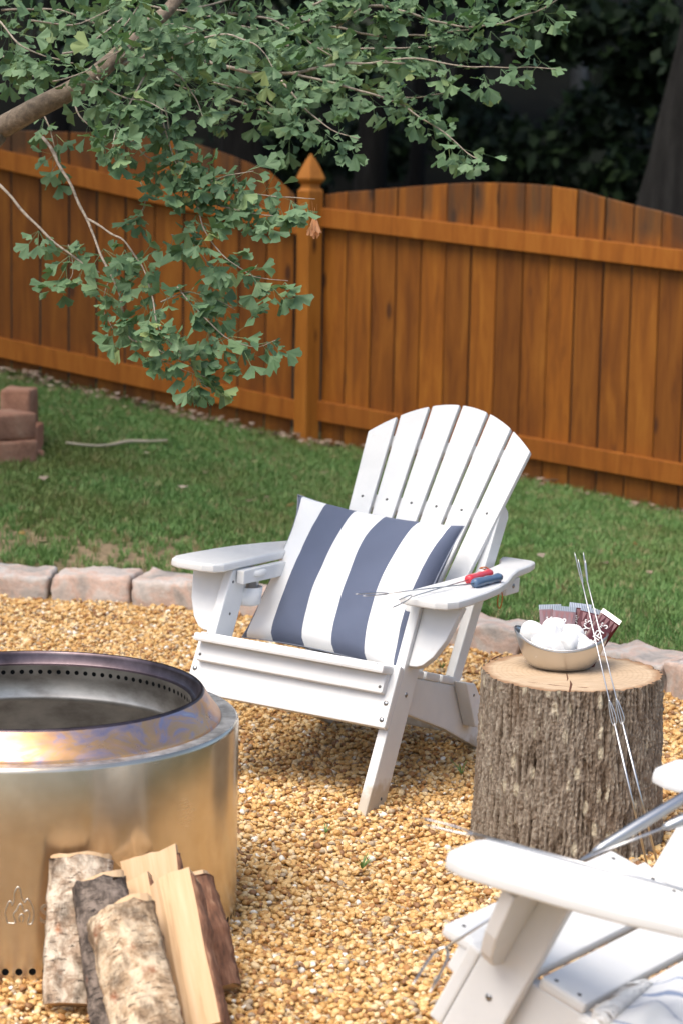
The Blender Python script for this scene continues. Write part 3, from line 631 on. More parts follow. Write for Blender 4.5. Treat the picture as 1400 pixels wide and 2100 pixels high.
def make_chair(label):
    ch = empty('folding_garden_chair', label, 'chair', group='white folding garden chairs around the fire pit'); P = MT['poly']
    def part(n_, bm, par=ch): return obj(n_, bm, P, par)
    def fix(kind, p, nrm, par):
        o = lnk(bpy.data.objects.new('bolt' if kind else 'screw', bolt_me if kind else screw_me), par); o.location = p; o.rotation_euler = Vector(nrm).to_track_quat('Z', 'Y').to_euler()
    for s in (-1, 1):
        xs_ = sorted((s * .264, s * .291))
        lg = part('leg', bev(prism([(leg_d(-.03), -.03), (leg_d(-.03) + .108, -.03), (leg_d(.517) + .100, .517), (leg_d(.517), .517)], *xs_, 'x'), .005))
        fix(1, (s * .2915, .233, .281), (s, 0, 0), lg)
        for dd in (.018, .066): fix(0, (s * .2635, leg_d(.485) + dd, .485), (-s, 0, 0), lg)
        fix(0, (s * .2635, leg_d(.40) + .05, .40), (-s, 0, 0), lg); fix(0, (s * .2915, leg_d(.03) + .07, .03), (s, 0, 0), lg)
        out = [(.2912, .517), (.398, .517), (.375, .43), (.352, .386), (.330, .364), (.315, .358), (.2912, .356)]
        part('arm_bracket', slab([Vector((s * x, leg_d(z) + .018, z)) for x, z in out], .026, LN, .004))
        ap = [(.258, .225), (.272, .195), (.300, .183), (.375, .183), (.402, .198), (.416, .235), (.417, .30), (.411, .42), (.400, .52), (.376, .63), (.345, .73), (.322, .82), (.312, .93), (.300, .985), (.285, 1.0), (.205, 1.0), (.196, .985), (.206, .95), (.240, .875), (.256, .76), (.260, .5)]
        part('arm', fall(bev(prism([(s * x, d) for x, d in ap], .518, .5415, 'z'), .0085, 3, 50)))
        rl = part('arm_rail', fall(bev(prism([(.300, .480), (.30, .5165), (.74, .5165), (.73, .482), (.47, .478)], *sorted((s * .2385, s * .2612)), 'x'), .004)))
        bl = part('arm_block', fall(box(*sorted((s * .264, s * .318)), .755, .845, .474, .5165, .005))); fix(1, (s * .3185, .80, .497 - ARM_FALL * .6), (s, 0, 0), bl)
        st_ = [(.185, .340), (.64, .233), (.75, .200), (.985, .070), (1.0, .004), (.86, .004), (.56, .128), (.317, .210), (.205, .244), (.190, .262)]
        sr_ = part('side_rail', bev(prism(st_, *sorted((s * .233, s * .2585)), 'x'), .005))
        cl = part('stop_block', bev(prism([(.582, .258), (.645, .246), (.735, .150), (.722, .112), (.668, .122)], *sorted((s * .2588, s * .298)), 'x'), .005))
        fix(0, (s * .2985, .64, .215), (s, 0, 0), cl); fix(0, (s * .2985, .70, .145), (s, 0, 0), cl)
        part('rear_strut', bev(prism([(.630, .215), (.685, .205), (.940, .660), (.934, .678), (.902, .702), (.886, .696)], *sorted((s * .2035, s * .2285)), 'x'), .005))
    # cup holder under one arm
    v_, f_ = lathe([(0, .500), (.046, .500), (.050, .503), (.050, .514), (.044, .517), (0, .517)], 32); cu = obj('cup_holder', pmesh('cup_holder', v_, f_), P, ch, True); cu.location = (-.276, .385, -.006)
    v_, f_ = lathe([(0, .418), (.034, .418), (.040, .424), (.043, .468), (.039, .468), (.036, .426), (0, .424)], 32); c2 = obj('cup_ring', pmesh('cup_ring', v_, f_), P, cu, True)
    obj('cup_hanger', box(-.012, .012, .030, .044, .42, .51, .002), P, cu)
    # front boards
    def fboard(n_, z0, z1, off, th, hw):
        c0 = Vector((0, leg_d(z0), z0)) + LN * off; c1 = Vector((0, leg_d(z1), z1)) + LN * off; X = Vector((hw, 0, 0))
        return part(n_, slab([c0 - X, c0 + X, c1 + X, c1 - X], th, LN, .005))
    lb = fboard('front_board', .2035, .352, .0262, .026, .2925); ub = fboard('front_board', .278, .3455, .0495, .023, .272)
    for s in (-1, 1):
        for z in (.261, .222): fix(1, Vector((s * .279, leg_d(z), z)) + LN * .0265, LN, lb)
        for z in (.333, .292): fix(0, Vector((s * .262, leg_d(z), z)) + LN * .0500, LN, ub)
    # seat
    d = .124
    for k in range(5):
        w_ = .090 if k else .074; hw = .276 if k == 0 else .262
        p0 = Vector((0, d, seat_z(d) + (.022 if k else .018))); pts_ = [p0, p0 + SEATT * w_]; X = Vector((hw, 0, 0))
        sl_ = part('seat_slat', slab([pts_[0] - X, pts_[0] + X, pts_[1] + X, pts_[1] - X], .0215, SEATN, .0065))
        for s in (-1, 1):
            for e in (.022, .068): fix(0, p0 + SEATT * e + Vector((s * .247, 0, 0)) + SEATN * .0003, SEATN, sl_)
        d += w_ + .011
    # back
    bnd = lambda k, s_: k * (.0775 + .042 * s_)
    for k in range(-3, 3):
        top = lambda x: .335 - 1.9 * x * x; g_ = .0052
        bot = -.50; L0, R0 = bnd(k, bot) + g_, bnd(k + 1, bot) - g_
        xl, xr = bnd(k, .29) + g_, bnd(k + 1, .29) - g_
        for _ in range(3): xl = bnd(k, top(xl)) + g_; xr = bnd(k + 1, top(xr)) - g_
        outl = [(L0, bot), (R0, bot)] + [(xr + (xl - xr) * i / 6, top(xr + (xl - xr) * i / 6)) for i in range(7)]
        sb = part('back_slat', slab([BO + BT * s_ + Vector((x, 0, 0)) for x, s_ in outl], .018, BN, .004))
        fix(0, BO + BN * .0004 + Vector(((bnd(k, 0) + bnd(k + 1, 0)) / 2, 0, 0)), BN, sb)
    for s0, hw, hh in ((0, .228, .022), (.20, .222, .018), (-.40, .16, .022)):
        c = BO + BT * s0 - BN * .0185
        part('back_crossbar', slab([c + Vector((-hw, 0, 0)) - BT * hh, c + Vector((hw, 0, 0)) - BT * hh, c + Vector((hw, 0, 0)) + BT * hh, c + Vector((-hw, 0, 0)) + BT * hh], .028, BN, .003))
    part('rear_crossbar', box(-.2325, .2325, .80, .83, .060, .115, .004))
    return ch
chair = make_chair('white folding garden chair facing the fire pit with a striped pillow on it')
CM = Matrix.Translation((-.20834, 5.7038, 0)) @ Matrix.Rotation(-.48441, 4, 'Z') @ Matrix.Rotation(-.03624, 4, 'X') @ Matrix.Rotation(.03938, 4, 'Y')
chair.matrix_world = CM
near = copy_tree(chair); near['label'] = 'white folding garden chair without a pillow, roasting forks and a throw on its seat'
_y = R_(-126.5); _a = at(931, 1729, z=.513); _o = Matrix.Rotation(_y, 3, 'Z') @ Vector((.335, .205, 0))
NM = Matrix.Translation((_a.x - _o.x, _a.y - _o.y, -.014)) @ Matrix.Rotation(_y, 4, 'Z') @ Matrix.Rotation(-.068, 4, 'X')
near.matrix_world = NM
def on_local(Mx, px, py, o, nrm):
    """pixel ray meets the plane (o,nrm) of a thing's own frame; returns a local point"""
    I = Mx.inverted(); ro = I @ Vector((0, 0, CAMH)); rd_ = I.to_3x3() @ ray(px, py); tt = (Vector(o) - ro).dot(Vector(nrm)) / rd_.dot(Vector(nrm)); return ro + rd_ * tt

# pillow
def pillow_mesh(a=.25, T=.098, n=44):
    v = []; f = []; uv = []
    for side in (1, -1):
        for j in range(n + 1):
            for i in range(n + 1):
                u, w = -1 + 2 * i / n, -1 + 2 * j / n
                x = a * u * (1 - .075 * (1 - w * w)); y = a * .915 * w * (1 - .09 * (1 - u * u) * (1.25 if w > 0 else .7))
                x -= .024 * max(0, -u) ** 3 * max(0, w) ** 3
                h = T * max(0, (1 - u ** 2) * (1 - w ** 2)) ** .42
                ed = max(abs(u), abs(w)) ** 3
                wr = .010 * noise.noise(Vector((u * 2.2, w * 2.2, side * 4))) * (1 - ed) + .006 * ed * noise.noise(Vector((u * 7 + w * 2, w * 7, 2 + side))) * (h / T)
                tk = .022 * math.exp(-((abs(u) - .78) ** 2) / .03) * math.exp(-((abs(w) - .78) ** 2) / .03)
                v.append((x, y, side * (h + wr * 1.2 - tk * (h / T)))); uv.append((i / n, j / n))
    m_ = (n + 1) ** 2
    for s in (0, 1):
        for j in range(n):
            for i in range(n):
                a_ = s * m_ + j * (n + 1) + i; q = (a_, a_ + 1, a_ + n + 2, a_ + n + 1); f.append(q if s == 0 else q[::-1])
    me = pmesh('pillow', v, f); ul = me.uv_layers.new(name='UVMap')
    for lp in me.loops: ul.data[lp.index].uv = uv[lp.vertex_index]
    bm = bmesh.new(); bm.from_mesh(me); bmesh.ops.remove_doubles(bm, verts=bm.verts, dist=1e-5); bm.to_mesh(me); bm.free()
    return me
pl = obj('pillow', pillow_mesh(), MT['pillow'], None, True)
lean = R_(36); U_ = Vector((0, math.sin(lean), math.cos(lean))); N_ = Vector((0, -math.cos(lean), math.sin(lean))); X_ = Vector((1, 0, 0)); tw = R_(-2.5)
X2 = X_ * math.cos(tw) + U_ * math.sin(tw); U2 = -X_ * math.sin(tw) + U_ * math.cos(tw)
PM = Matrix.Identity(4)
for i in range(3): PM[i][0] = X2[i]; PM[i][1] = U2[i]; PM[i][2] = N_[i]; PM[i][3] = (-.060, .582, .480)[i]
pl.matrix_world = CM @ PM; tag(pl, 'square white pillow with wide navy blue stripes on the chair seat', 'pillow')
pts = []
for k in range(4 * 24):
    e, tt = divmod(k, 24); tt = -1 + 2 * tt / 24; u, w = [(tt, -1), (1, tt), (-tt, 1), (-1, -tt)][e]; ex = .024 * max(0, -u) ** 3 * max(0, w) ** 3
    pts.append(Vector((.25 * u * (1 - .075 * (1 - w * w)) - ex, .25 * .915 * w * (1 - .09 * (1 - u * u) * (1.25 if w > 0 else .7)), 0)))
reg('piping', NT('pillow_seam', (.30, .32, .38), .9)); obj('seam', tube(pts + [pts[0]], .0016, 6, False), MT['piping'], pl, True)

# ------------------------------------------------------------------ fire pit
PC = Vector((-.655, 4.855, 0)); PRAD = .446
pitobj = empty('fire_pit', 'round brushed steel smokeless fire pit with heat-tinted rim on the gravel', 'fire pit', PC)
def perforated(R, z0, z1, zc, n_, hr, name, mat, par, inward=False):
    v = []; f = []; K = 12
    for i in range(n_):
        a0 = 2 * math.pi * (i - .5) / n_; da = 2 * math.pi / n_; b = len(v); hw = da * R / 2; hh0, hh1 = zc - z0, z1 - zc
        for k in range(K):
            t_ = 2 * math.pi * (k + .5) / K; ct, st2 = math.cos(t_), math.sin(t_)
            m_ = min(hw / max(abs(ct), 1e-6), (hh1 if st2 > 0 else hh0) / max(abs(st2), 1e-6))
            for (rx, rz) in ((hr * ct, hr * st2), (max(-hw, min(hw, ct * m_)), st2 * m_)):
                a = a0 + da / 2 + rx / R; v.append((R * math.cos(a), R * math.sin(a), zc + rz))
        for k in range(K):
            p, q = b + 2 * k, b + 2 * ((k + 1) % K); f.append((p, p + 1, q + 1, q))
        # corners
        for (k0, k1, sx, sz) in ((1, 1, 1, 1),): pass
        cid = len(v)
        for sx, sz in ((1, hh1), (-1, hh1), (-1, -hh0), (1, -hh0)):
            a = a0 + da / 2 + sx * hw / R; v.append((R * math.cos(a), R * math.sin(a), zc + sz))
        ang_ = [2 * math.pi * (k + .5) / K for k in range(K)]
        for c_, (sx, sz) in enumerate(((1, hh1), (-1, hh1), (-1, -hh0), (1, -hh0))):
            ca = math.atan2(sz, sx * hw) % (2 * math.pi)
            lo = max(range(K), key=lambda k: (ang_[k] <= ca, ang_[k])); hi = (lo + 1) % K
            f.append((b + 2 * lo + 1, cid + c_, b + 2 * hi + 1))
    return obj(name, pmesh(name, v, f), mat, par, True)
def ring(name, prof, mat, par=pitobj, n_=160, close=False):
    v_, f_ = lathe(prof, n_, close); return obj(name, pmesh(name, v_, f_), mat, par, True)
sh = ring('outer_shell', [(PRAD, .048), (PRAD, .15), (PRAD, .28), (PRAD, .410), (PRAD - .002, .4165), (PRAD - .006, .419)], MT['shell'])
perforated(PRAD, -.03, .048, .008, 106, .0072, 'vent_band', MT['shell'], pitobj); ring('vent_shade_ring', [(PRAD - .012, -.03), (PRAD - .012, .10)], MT['dark'])  # near-black ring paints the shade behind the vents
ring('flange', [(PRAD - .006, .419), (PRAD - .022, .4185), (.404, .4175)], MT['flange'])
ring('rim', [(.4085, .4172), (.4080, .422), (.4060, .425), (.396, .438), (.384, .4545), (.376, .468), (.3725, .4735)], MT['rim'])
ring('rim_edge', [(.3725, .4735), (.3690, .4775), (.3645, .4780), (.3615, .4755), (.3600, .470), (.3570, .4520), (.3540, .4495), (.3450, .4490)], MT['rimdark'])
perforated(.345, .418, .4490, .4335, 104, .0052, 'air_hole_band', MT['inner'], pitobj)
ring('inner_wall', [(.345, .418), (.3448, .384), (.3415, .378), (.3405, .372), (.3415, .366), (.3448, .360), (.3445, .25), (.3430, .205), (.3380, .200), (.3380, .08)], MT['inner']); ring('wall_shade_ring', [(.358, .41), (.358, .4485)], MT['dark'])  # near-black ring paints the shade behind the air holes
ring('ash_grate', [(0, .085), (.12, .090), (.25, .086), (.338, .083)], MT['ash'])
def on_cyl(px, py, R=PRAD + .0005):
    d = ray(px, py); o = Vector((0, 0, CAMH)) - PC; a = d.x ** 2 + d.y ** 2; b = 2 * (o.x * d.x + o.y * d.y); c = o.x ** 2 + o.y ** 2 - R * R
    return o + d * ((-b - math.sqrt(b * b - 4 * a * c)) / (2 * a))
def z7(X, Y): return on_cyl(X / 2.625, 1300 + Y / 2.625)
fl = [(42, 1556), (30, 1500), (48, 1448), (58, 1440), (68, 1462), (78, 1430), (80, 1395), (98, 1362), (112, 1385), (118, 1420), (136, 1446), (148, 1426), (168, 1450), (184, 1500), (176, 1556), (150, 1560), (162, 1515), (148, 1488), (132, 1496), (112, 1452), (92, 1486), (74, 1512), (84, 1556), (42, 1556)]
obj('flame_emblem', tube(smooth_path([z7(*p) for p in fl], 3), .0016, 6), MT['emboss'], pitobj, True)
obj('flame_spark', tube(smooth_path([z7(*p) for p in ((110, 1552), (104, 1528), (118, 1508), (130, 1528), (124, 1552))], 3), .0014, 6), MT['emboss'], pitobj, True)
def text_mesh(txt, size, ext=.0004, align='LEFT'):
    cu = bpy.data.curves.new('lettering', 'FONT'); cu.body = txt; cu.size = size; cu.extrude = ext; cu.align_x = align; cu.resolution_u = 3; cu.offset = size * .012
    o = bpy.data.objects.new('lettering', cu); C.objects.link(o); bpy.context.view_layer.update()
    me = bpy.data.meshes.new_from_object(o.evaluated_get(bpy.context.evaluated_depsgraph_get())); bpy.data.objects.remove(o); bpy.data.curves.remove(cu)
    me.materials.clear(); return me
me = text_mesh('SOLO STOVE', .054, .0008); p0 = z7(214, 1556); a0 = math.atan2(p0.y, p0.x)
for q in me.vertices:
    a = a0 + q.co.x / PRAD; zz = p0.z + q.co.y; r = PRAD + .0004 + q.co.z; q.co = (r * math.cos(a), r * math.sin(a), zz)
obj('lettering', me, MT['emboss'], pitobj)

# ------------------------------------------------------------------ firewood
def make_log(label, top, bot, sect, bark, roll, bark_arc, cut=0.):
    """sect: outline in the log's cross-section (x right, y towards back); bark_arc: (i0,i1) outline span covered by bark"""
    top, bot = Vector(top), Vector(bot); ax = (top - bot).normalized(); bot = bot - ax * ((bot.z - .004) / ax.z); L_ = (top - bot).length
    lg = empty('firewood_log', label, 'log', bot, 'split logs leaning on the fire pit')
    y = Vector((0, 1, 0)); y = (y - ax * y.dot(ax)).normalized(); x = y.cross(ax); Mx = Matrix((x, y, ax)).transposed().to_4x4() @ Matrix.Rotation(roll, 4, 'Z')
    lg.matrix_world = Matrix.Translation(bot) @ Mx
    NS = 22; sd_ = random.random() * 50; bm = bmesh.new(); rg = []
    def wob(p, zz, am=.004): return Vector((p[0], p[1], zz)) + am * Vector((noise.noise(Vector((p[0] * 14, zz * 7, sd_))), noise.noise(Vector((p[1] * 14, zz * 7, sd_ + 9))), 0)) * 1.4
    dn = []                                                           # densify outline
    for i, p in enumerate(sect):
        q = sect[(i + 1) % len(sect)]; k = max(1, int(math.dist(p, q) / .014))
        for j in range(k): dn.append((p[0] + (q[0] - p[0]) * j / k, p[1] + (q[1] - p[1]) * j / k, i))
    for s in range(NS + 1):
        zz = L_ * s / NS
        rg.append([bm.verts.new(wob(p, zz + (cut * p[0] + .006 * noise.noise(Vector((p[0] * 40, p[1] * 40, sd_))) if s == NS else 0))) for p in dn])
    m_ = len(dn)
    for a, b in zip(rg, rg[1:]):
        for k in range(m_): bm.faces.new((a[k], a[(k + 1) % m_], b[(k + 1) % m_], b[k]))
    for rgx, fl_ in ((rg[-1], 1), (rg[0], 0)):
        cpt = bm.verts.new(sum((q.co for q in rgx), Vector()) / m_)
        for k in range(m_): bm.faces.new((rgx[k], rgx[(k + 1) % m_], cpt) if fl_ else (rgx[(k + 1) % m_], rgx[k], cpt))
    obj('split_wood', bm, MT['split'], lg)
    # bark shell
    idx = [k for k in range(m_) if bark_arc[0] <= dn[k][2] < bark_arc[1]]; idx.append((idx[-1] + 1) % m_)
    cx = sum(p[0] for p in dn) / m_; cy = sum(p[1] for p in dn) / m_; bm = bmesh.new(); nb = 40
    inn = []; ou = []
    for s in range(nb + 1):
        zz = -.001 + (L_ - .002) * s / nb; ri = []; ro_ = []
        for j, k in enumerate(idx):
            p = dn[k]; nrm = Vector((p[0] - cx, p[1] - cy, 0)).normalized(); base = wob(p, zz)
            th = .0065 + .006 * noise.noise(Vector((p[0] * 60, zz * 30, sd_))) + .004 * noise.noise(Vector((p[1] * 150, zz * 80, sd_)))
            if j in (0, len(idx) - 1): th *= .6
            if s == nb: base.z += -.006 + .016 * noise.noise(Vector((p[0] * 70, p[1] * 70, sd_)))
            ri.append(bm.verts.new(base + nrm * .0006)); ro_.append(bm.verts.new(base + nrm * max(.0022, th)))
        inn.append(ri); ou.append(ro_)
    w_ = len(idx)
    for s in range(nb):
        for j in range(w_ - 1): bm.faces.new((ou[s][j], ou[s][j + 1], ou[s + 1][j + 1], ou[s + 1][j]))
        bm.faces.new((inn[s][0], ou[s][0], ou[s + 1][0], inn[s + 1][0])); bm.faces.new((ou[s][-1], inn[s][-1], inn[s + 1][-1], ou[s + 1][-1]))
    for j in range(w_ - 1): bm.faces.new((ou[nb][j], ou[nb][j + 1], inn[nb][j + 1], inn[nb][j]))
    for fc in bm.faces: fc.material_index = 0
    ob = obj('bark', bm, MT[bark], lg, True)
    return lg
def half_round(r, flat=.55, n_=9):
    """bark faces -y; split back face"""
    a0, a1 = math.pi * (1 + (1 - flat) / 2 * .6), math.pi * (2 - (1 - flat) / 2 * .6)
    arc = [(r * math.cos(a0 + (a1 - a0) * k / n_), .62 * r * math.sin(a0 + (a1 - a0) * k / n_)) for k in range(n_ + 1)]
    return arc + [(r * .55, r * .22), (-r * .5, r * .25)], (0, n_)
s_, ba = half_round(.060, .9); make_log('papery white-barked log standing beside the flame emblem of the fire pit', at(168, 1757, Y=4.385), at(152, 2085, Y=4.235), s_, 'birchgrey', .12, ba, .05)
s_ = [(-.055, .02), (-.055, -.022), (.055, -.026), (.058, -.005), (.05, .03)]; make_log('broad split log with bare blond face and brown bark edge behind the others', at(306, 1757, Y=4.475), at(352, 2090, Y=4.30), s_, 'innerbark', .10, (2, 4), .16)
s_ = [(-.030, .016), (-.030, -.014), (.030, -.018), (.032, .016)]; make_log('small blond wedge log with a knot tucked between the bigger logs', at(280, 1806, Y=4.375), at(335, 2100, Y=4.20), s_, 'innerbark', .0, (2, 3), .2)
s_, ba = half_round(.050, .8); make_log('dark-barked log with orange spots between the papery and the birch log', at(203, 1806, Y=4.315), at(248, 2120, Y=4.12), s_, 'birchdark', .18, ba, .16)
s_ = [(-.026, .03), (-.026, -.016), (.0, -.026), (.036, -.01), (.04, .03)]; make_log('thin log with dark reddish bark next to the smooth blond split log', at(384, 1800, Y=4.47), at(468, 2110, Y=4.30), s_, 'innerbark', -.1, (2, 4), .0)
s_, ba = half_round(.062, .95); make_log('big birch log with speckled pale bark and reddish scars in front', at(250, 1872, Y=4.215), at(312, 2150, Y=3.99), s_, 'birchpale', .05, ba, .18)
s_ = [(-.043, .03), (-.045, -.018), (-.020, -.040), (.040, -.036), (.044, .028)]; make_log('smooth blond split log with squared faces beside the speckled birch log', at(357, 1812, Y=4.335), at(418, 2130, Y=4.10), s_, 'innerbark', .02, (3, 4), .10)

# ------------------------------------------------------------------ stump
SC = Vector((.561, 5.505, -.03)); SH = .42
stump = empty('tree_stump', 'upright sawn tree stump used as a side table on the gravel', 'stump', SC)
NA, NZ = 560, 150; v = []; rv_ = []
for j in range(NZ + 1):
    zz = SH * j / NZ
    for i in range(NA):
        a = 2 * math.pi * i / NA; ca, sa_ = math.cos(a), math.sin(a)
        r = .232 - .018 * (j / NZ) ** .7 + .006 * noise.noise(Vector((ca * 1.6, sa_ * 1.6, zz * 1.5))) + .004 * math.sin(3 * a + 1)
        q = Vector((ca * 19 + .7 * noise.noise(Vector((ca * 5, sa_ * 5, zz * 12))), sa_ * 19, zz * 6.5))
        rid = 1 - abs(noise.noise(q)) * 1.9; rid2 = noise.noise(Vector((ca * 44, sa_ * 44, zz * 34))); rid3 = noise.noise(Vector((ca * 75, sa_ * 75, zz * 130)))
        h = max(-.7, .60 * rid + .45 * rid2 + .40 * rid3); rv_.append(min(1, max(0, .5 + .5 * (h - .2))))
        r += .0100 * (h - .35); v.append((r * ca, r * sa_, zz + (.004 * noise.noise(Vector((ca * 9, sa_ * 9, 5))) if j == NZ else 0)))
f = [(j * NA + i, j * NA + (i + 1) % NA, (j + 1) * NA + (i + 1) % NA, (j + 1) * NA + i) for j in range(NZ) for i in range(NA)]
me = pmesh('bark', v, f); aa = me.attributes.new('ridge', 'FLOAT', 'POINT'); aa.data.foreach_set('value', rv_); obj('bark', me, MT['stumpbark'], stump, True)
tv = [(0, 0, 0)]; tf = []; edge = [Vector(v[NZ * NA + i]) for i in range(NA)]; NRg = 14
for k in range(1, NRg + 1):
    for i in range(NA):
        e = edge[i]; u = k / NRg; tv.append((e.x * u * (.996), e.y * u * .996, (e.z - SH) * u ** 6 + .0012 * noise.noise(Vector((e.x * u * 40, e.y * u * 12, 0)))))
for i in range(NA): tf.append((0, 1 + i, 1 + (i + 1) % NA))
for k in range(NRg - 1):
    for i in range(NA): a = 1 + k * NA; tf.append((a + i, a + NA + i, a + NA + (i + 1) % NA, a + (i + 1) % NA))
o = obj('sawn_top', pmesh('sawn_top', tv, tf), MT['stumptop'], stump, True); o.location.z = SH
reg('crackm', NT('crack', (.10, .035, .015), .9))
def crack(pp, w):
    q = [at(a, b, z=SC.z + SH) - SC for a, b in pp]; obj('crack', tube([Vector((c.x, c.y, SH - .0006)) for c in q], w, 5), MT['crackm'], o if False else stump)
crack([(1161, 1381), (1163, 1392), (1161, 1398)], [.0012, .002, .0006]); crack([(1168, 1396), (1170, 1404), (1167, 1418)], [.0012, .0036, .0024])
crack([(1052, 1394), (1085, 1399), (1120, 1403), (1170, 1409), (1225, 1410)], [.0004, .0012, .0008, .0013, .0004])
crack([(1000, 1358), (1013, 1349), (1030, 1341)], [.0007, .0022, .0008])

# ------------------------------------------------------------------ bowl, marshmallows, chocolate
TOPZ = SC.z + SH
bc = at(1147, 1369, z=TOPZ); bowl = empty('metal_bowl', 'oval stainless steel bowl with a wavy rim on the stump', 'bowl', (bc.x, bc.y, TOPZ + .001)); bowl.rotation_euler.z = R_(-8)
NB, NP = 72, 14; v = []
def bowl_pt(a, u, off=0.):
    rimz = .060 + .026 * (abs(math.cos(a)) ** 2.2) + .008 * max(0, -math.cos(a)); z = rimz * u ** 1.7
    rx = .050 + (.064) * u ** .62; ry = .040 + .056 * u ** .62
    return ((rx - off) * math.cos(a), (ry - off) * math.sin(a), z + off * (1 - u))
for k in range(NP + 1):
    for i in range(NB): v.append(bowl_pt(2 * math.pi * i / NB, k / NP))
for k in range(NP, -1, -1):
    for i in range(NB): v.append(bowl_pt(2 * math.pi * i / NB, k / NP, .0022))
f = [(j * NB + i, j * NB + (i + 1) % NB, (j + 1) * NB + (i + 1) % NB, (j + 1) * NB + i) for j in range(2 * NP + 1) for i in range(NB)]
f += [tuple(range(NB))[::-1], tuple(range((2 * NP + 1) * NB, (2 * NP + 2) * NB))]
obj('bowl_body', pmesh('bowl_body', v, f), MT['bowl'], bowl, True)
rimp = [Vector(bowl_pt(2 * math.pi * i / NB, 1)) - Vector((.001 * math.cos(2 * math.pi * i / NB), .001 * math.sin(2 * math.pi * i / NB), 0)) for i in range(NB)]; obj('bowl_rim', tube(rimp + [rimp[0]], .0018, 8, False), MT['bowl'], bowl, True)
def mallow_mesh(k):
    prof = [(0, -.026), (.018, -.0265), (.0235, -.0245), (.0262, -.020), (.0268, -.008), (.0268, .008), (.0262, .020), (.0235, .0245), (.018, .0265), (0, .026)]
    v_, f_ = lathe(prof, 22); v_ = [tuple(Vector(p) * (1 + .05 * noise.noise(Vector(p) * 40 + Vector((k * 7, 0, 0)))) + .002 * noise.noise_vector(Vector(p) * 60 + Vector((k, 0, 0)))) for p in v_]
    me = pmesh('marshmallow', v_, f_); me.materials.append(MT['mallow'])
    for p in me.polygons: p.use_smooth = True
    return me
mms = [mallow_mesh(k) for k in range(4)]
for k, (px, py, dy, rx, ry, lb) in enumerate((
    (1088, 1302, -.006, .3, .25, 'white marshmallow at the raised end of the bowl away from the bars'), (1124, 1307, -.022, 1.2, .5, 'white marshmallow leaning in the middle of the heap'),
    (1114, 1327, -.040, 1.5, .9, 'white marshmallow lying at the front of the bowl'), (1160, 1320, -.040, 1.3, -.4, 'white marshmallow lying in front of the maroon bars'),
    (1188, 1326, -.026, .9, .7, 'white marshmallow at the end of the heap by the forks'), (1137, 1296, .014, .2, .4, 'white marshmallow on top of the heap'),
    (1168, 1304, .012, 1.4, .2, 'white marshmallow under the maroon bars at the back'), (1150, 1330, -.040, 1.55, .3, 'white marshmallow low against the front rim'), (1108, 1322, .02, .5, 1.2, 'white marshmallow low beside the raised rim'))):
    o = lnk(bpy.data.objects.new('marshmallow', mms[k % 4])); o.location = at(px, py, Y=bc.y + dy); o.rotation_euler = (rx, ry, k * .9); o.scale = (1.06, 1.06, 1.06); tag(o, lb, 'marshmallow', 'marshmallows heaped in the bowl')
def choc(px, py, Y, roll_, yaw_, lb, pink=False):
    """bar upright in the bowl; px,py = centre of its top edge"""
    t_ = empty('chocolate_bar', lb, 'chocolate bar', (0, 0, 0), 'chocolate bars in the bowl'); Wd, Ln, Th = .056, .142, .0048
    nx, ny = 8, 16; v_ = []
    for s in (-1, 1):
        for j in range(ny + 1):
            for i in range(nx + 1):
                u, w = -1 + 2 * i / nx, -1 + 2 * j / ny; e = min(1, (1 - abs(w)) * 12); h = Th * (max(0, 1 - u ** 8)) ** .5 * (e * .9 + .05) + .0006 * noise.noise(Vector((u * 3, w * 7, px)))
                v_.append((u * Wd / 2, s * h, -Ln / 2 + w * Ln / 2))
    m_ = (nx + 1) * (ny + 1); f_ = []
    for s in (0, 1):
        for j in range(1 if s else 1, ny - 1):
            for i in range(nx):
                a = s * m_ + j * (nx + 1) + i; q = (a, a + 1, a + nx + 2, a + nx + 1); f_.append(q if s == 0 else q[::-1])
    obj('wrapper', pmesh('wrapper', v_, f_), MT['sheenwrap' if pink else 'wrap'], t_, True)
    for z0, z1 in ((-Ln / 16, .003), (-Ln - .003, -Ln + Ln / 16)):
        cv = []; nn = 26
        for i in range(nn + 1):
            x = -Wd / 2 + Wd * i / nn; yy = .0008 * (-1) ** i; cv += [(x, yy, z0), (x, yy, z1)]
        obj('crimped_end', pmesh('crimped_end', cv, [(2 * i, 2 * i + 2, 2 * i + 3, 2 * i + 1) for i in range(nn)]), MT['foil'], t_)
    me = text_mesh("HERSHEY'S", .026, .0002, 'CENTER')
    for q in me.vertices: q.co = (-q.co.y * 1.0 + .006, -Th * .96 - .0004 - q.co.z, -Ln * .56 + q.co.x * .86)
    me.flip_normals(); obj('lettering', me, MT['print'], t_)
    me = text_mesh('MILK CHOCOLATE', .0052, .0002, 'CENTER')
    for q in me.vertices: q.co = (-q.co.y + .0185, -Th * .96 - .0004 - q.co.z, -Ln * .52 + q.co.x * 1.05)
    obj('small_print', me, MT['print'], t_)
    fv = []; ff = []
    for (x0, z0, x1, z1, x2, z2) in ((-.022, -.012, -.012, -.012, -.018, -.034), (-.010, -.012, .0, -.012, -.006, -.040), (.002, -.012, .012, -.012, .009, -.032), (.014, -.013, .023, -.013, .020, -.036), (-.02, -.037, -.010, -.030, -.014, -.05)):
        i = len(fv); fv += [(x0, -Th * .95 - .0007, z0), (x1, -Th * .95 - .0007, z1), (x2, -Th * .95 - .0007, z2)]; ff.append((i, i + 1, i + 2))
    obj('printed_facets', pmesh('printed_facets', fv, ff), MT['facet'], t_)
    p = at(px, py, Y=Y); t_.matrix_world = Matrix.Translation(p) @ Matrix.Rotation(yaw_, 4, 'Z') @ Matrix.Rotation(roll_, 4, 'Y') @ Matrix.Rotation(R_(-16), 4, 'X')
    return t_
b0 = bc.y
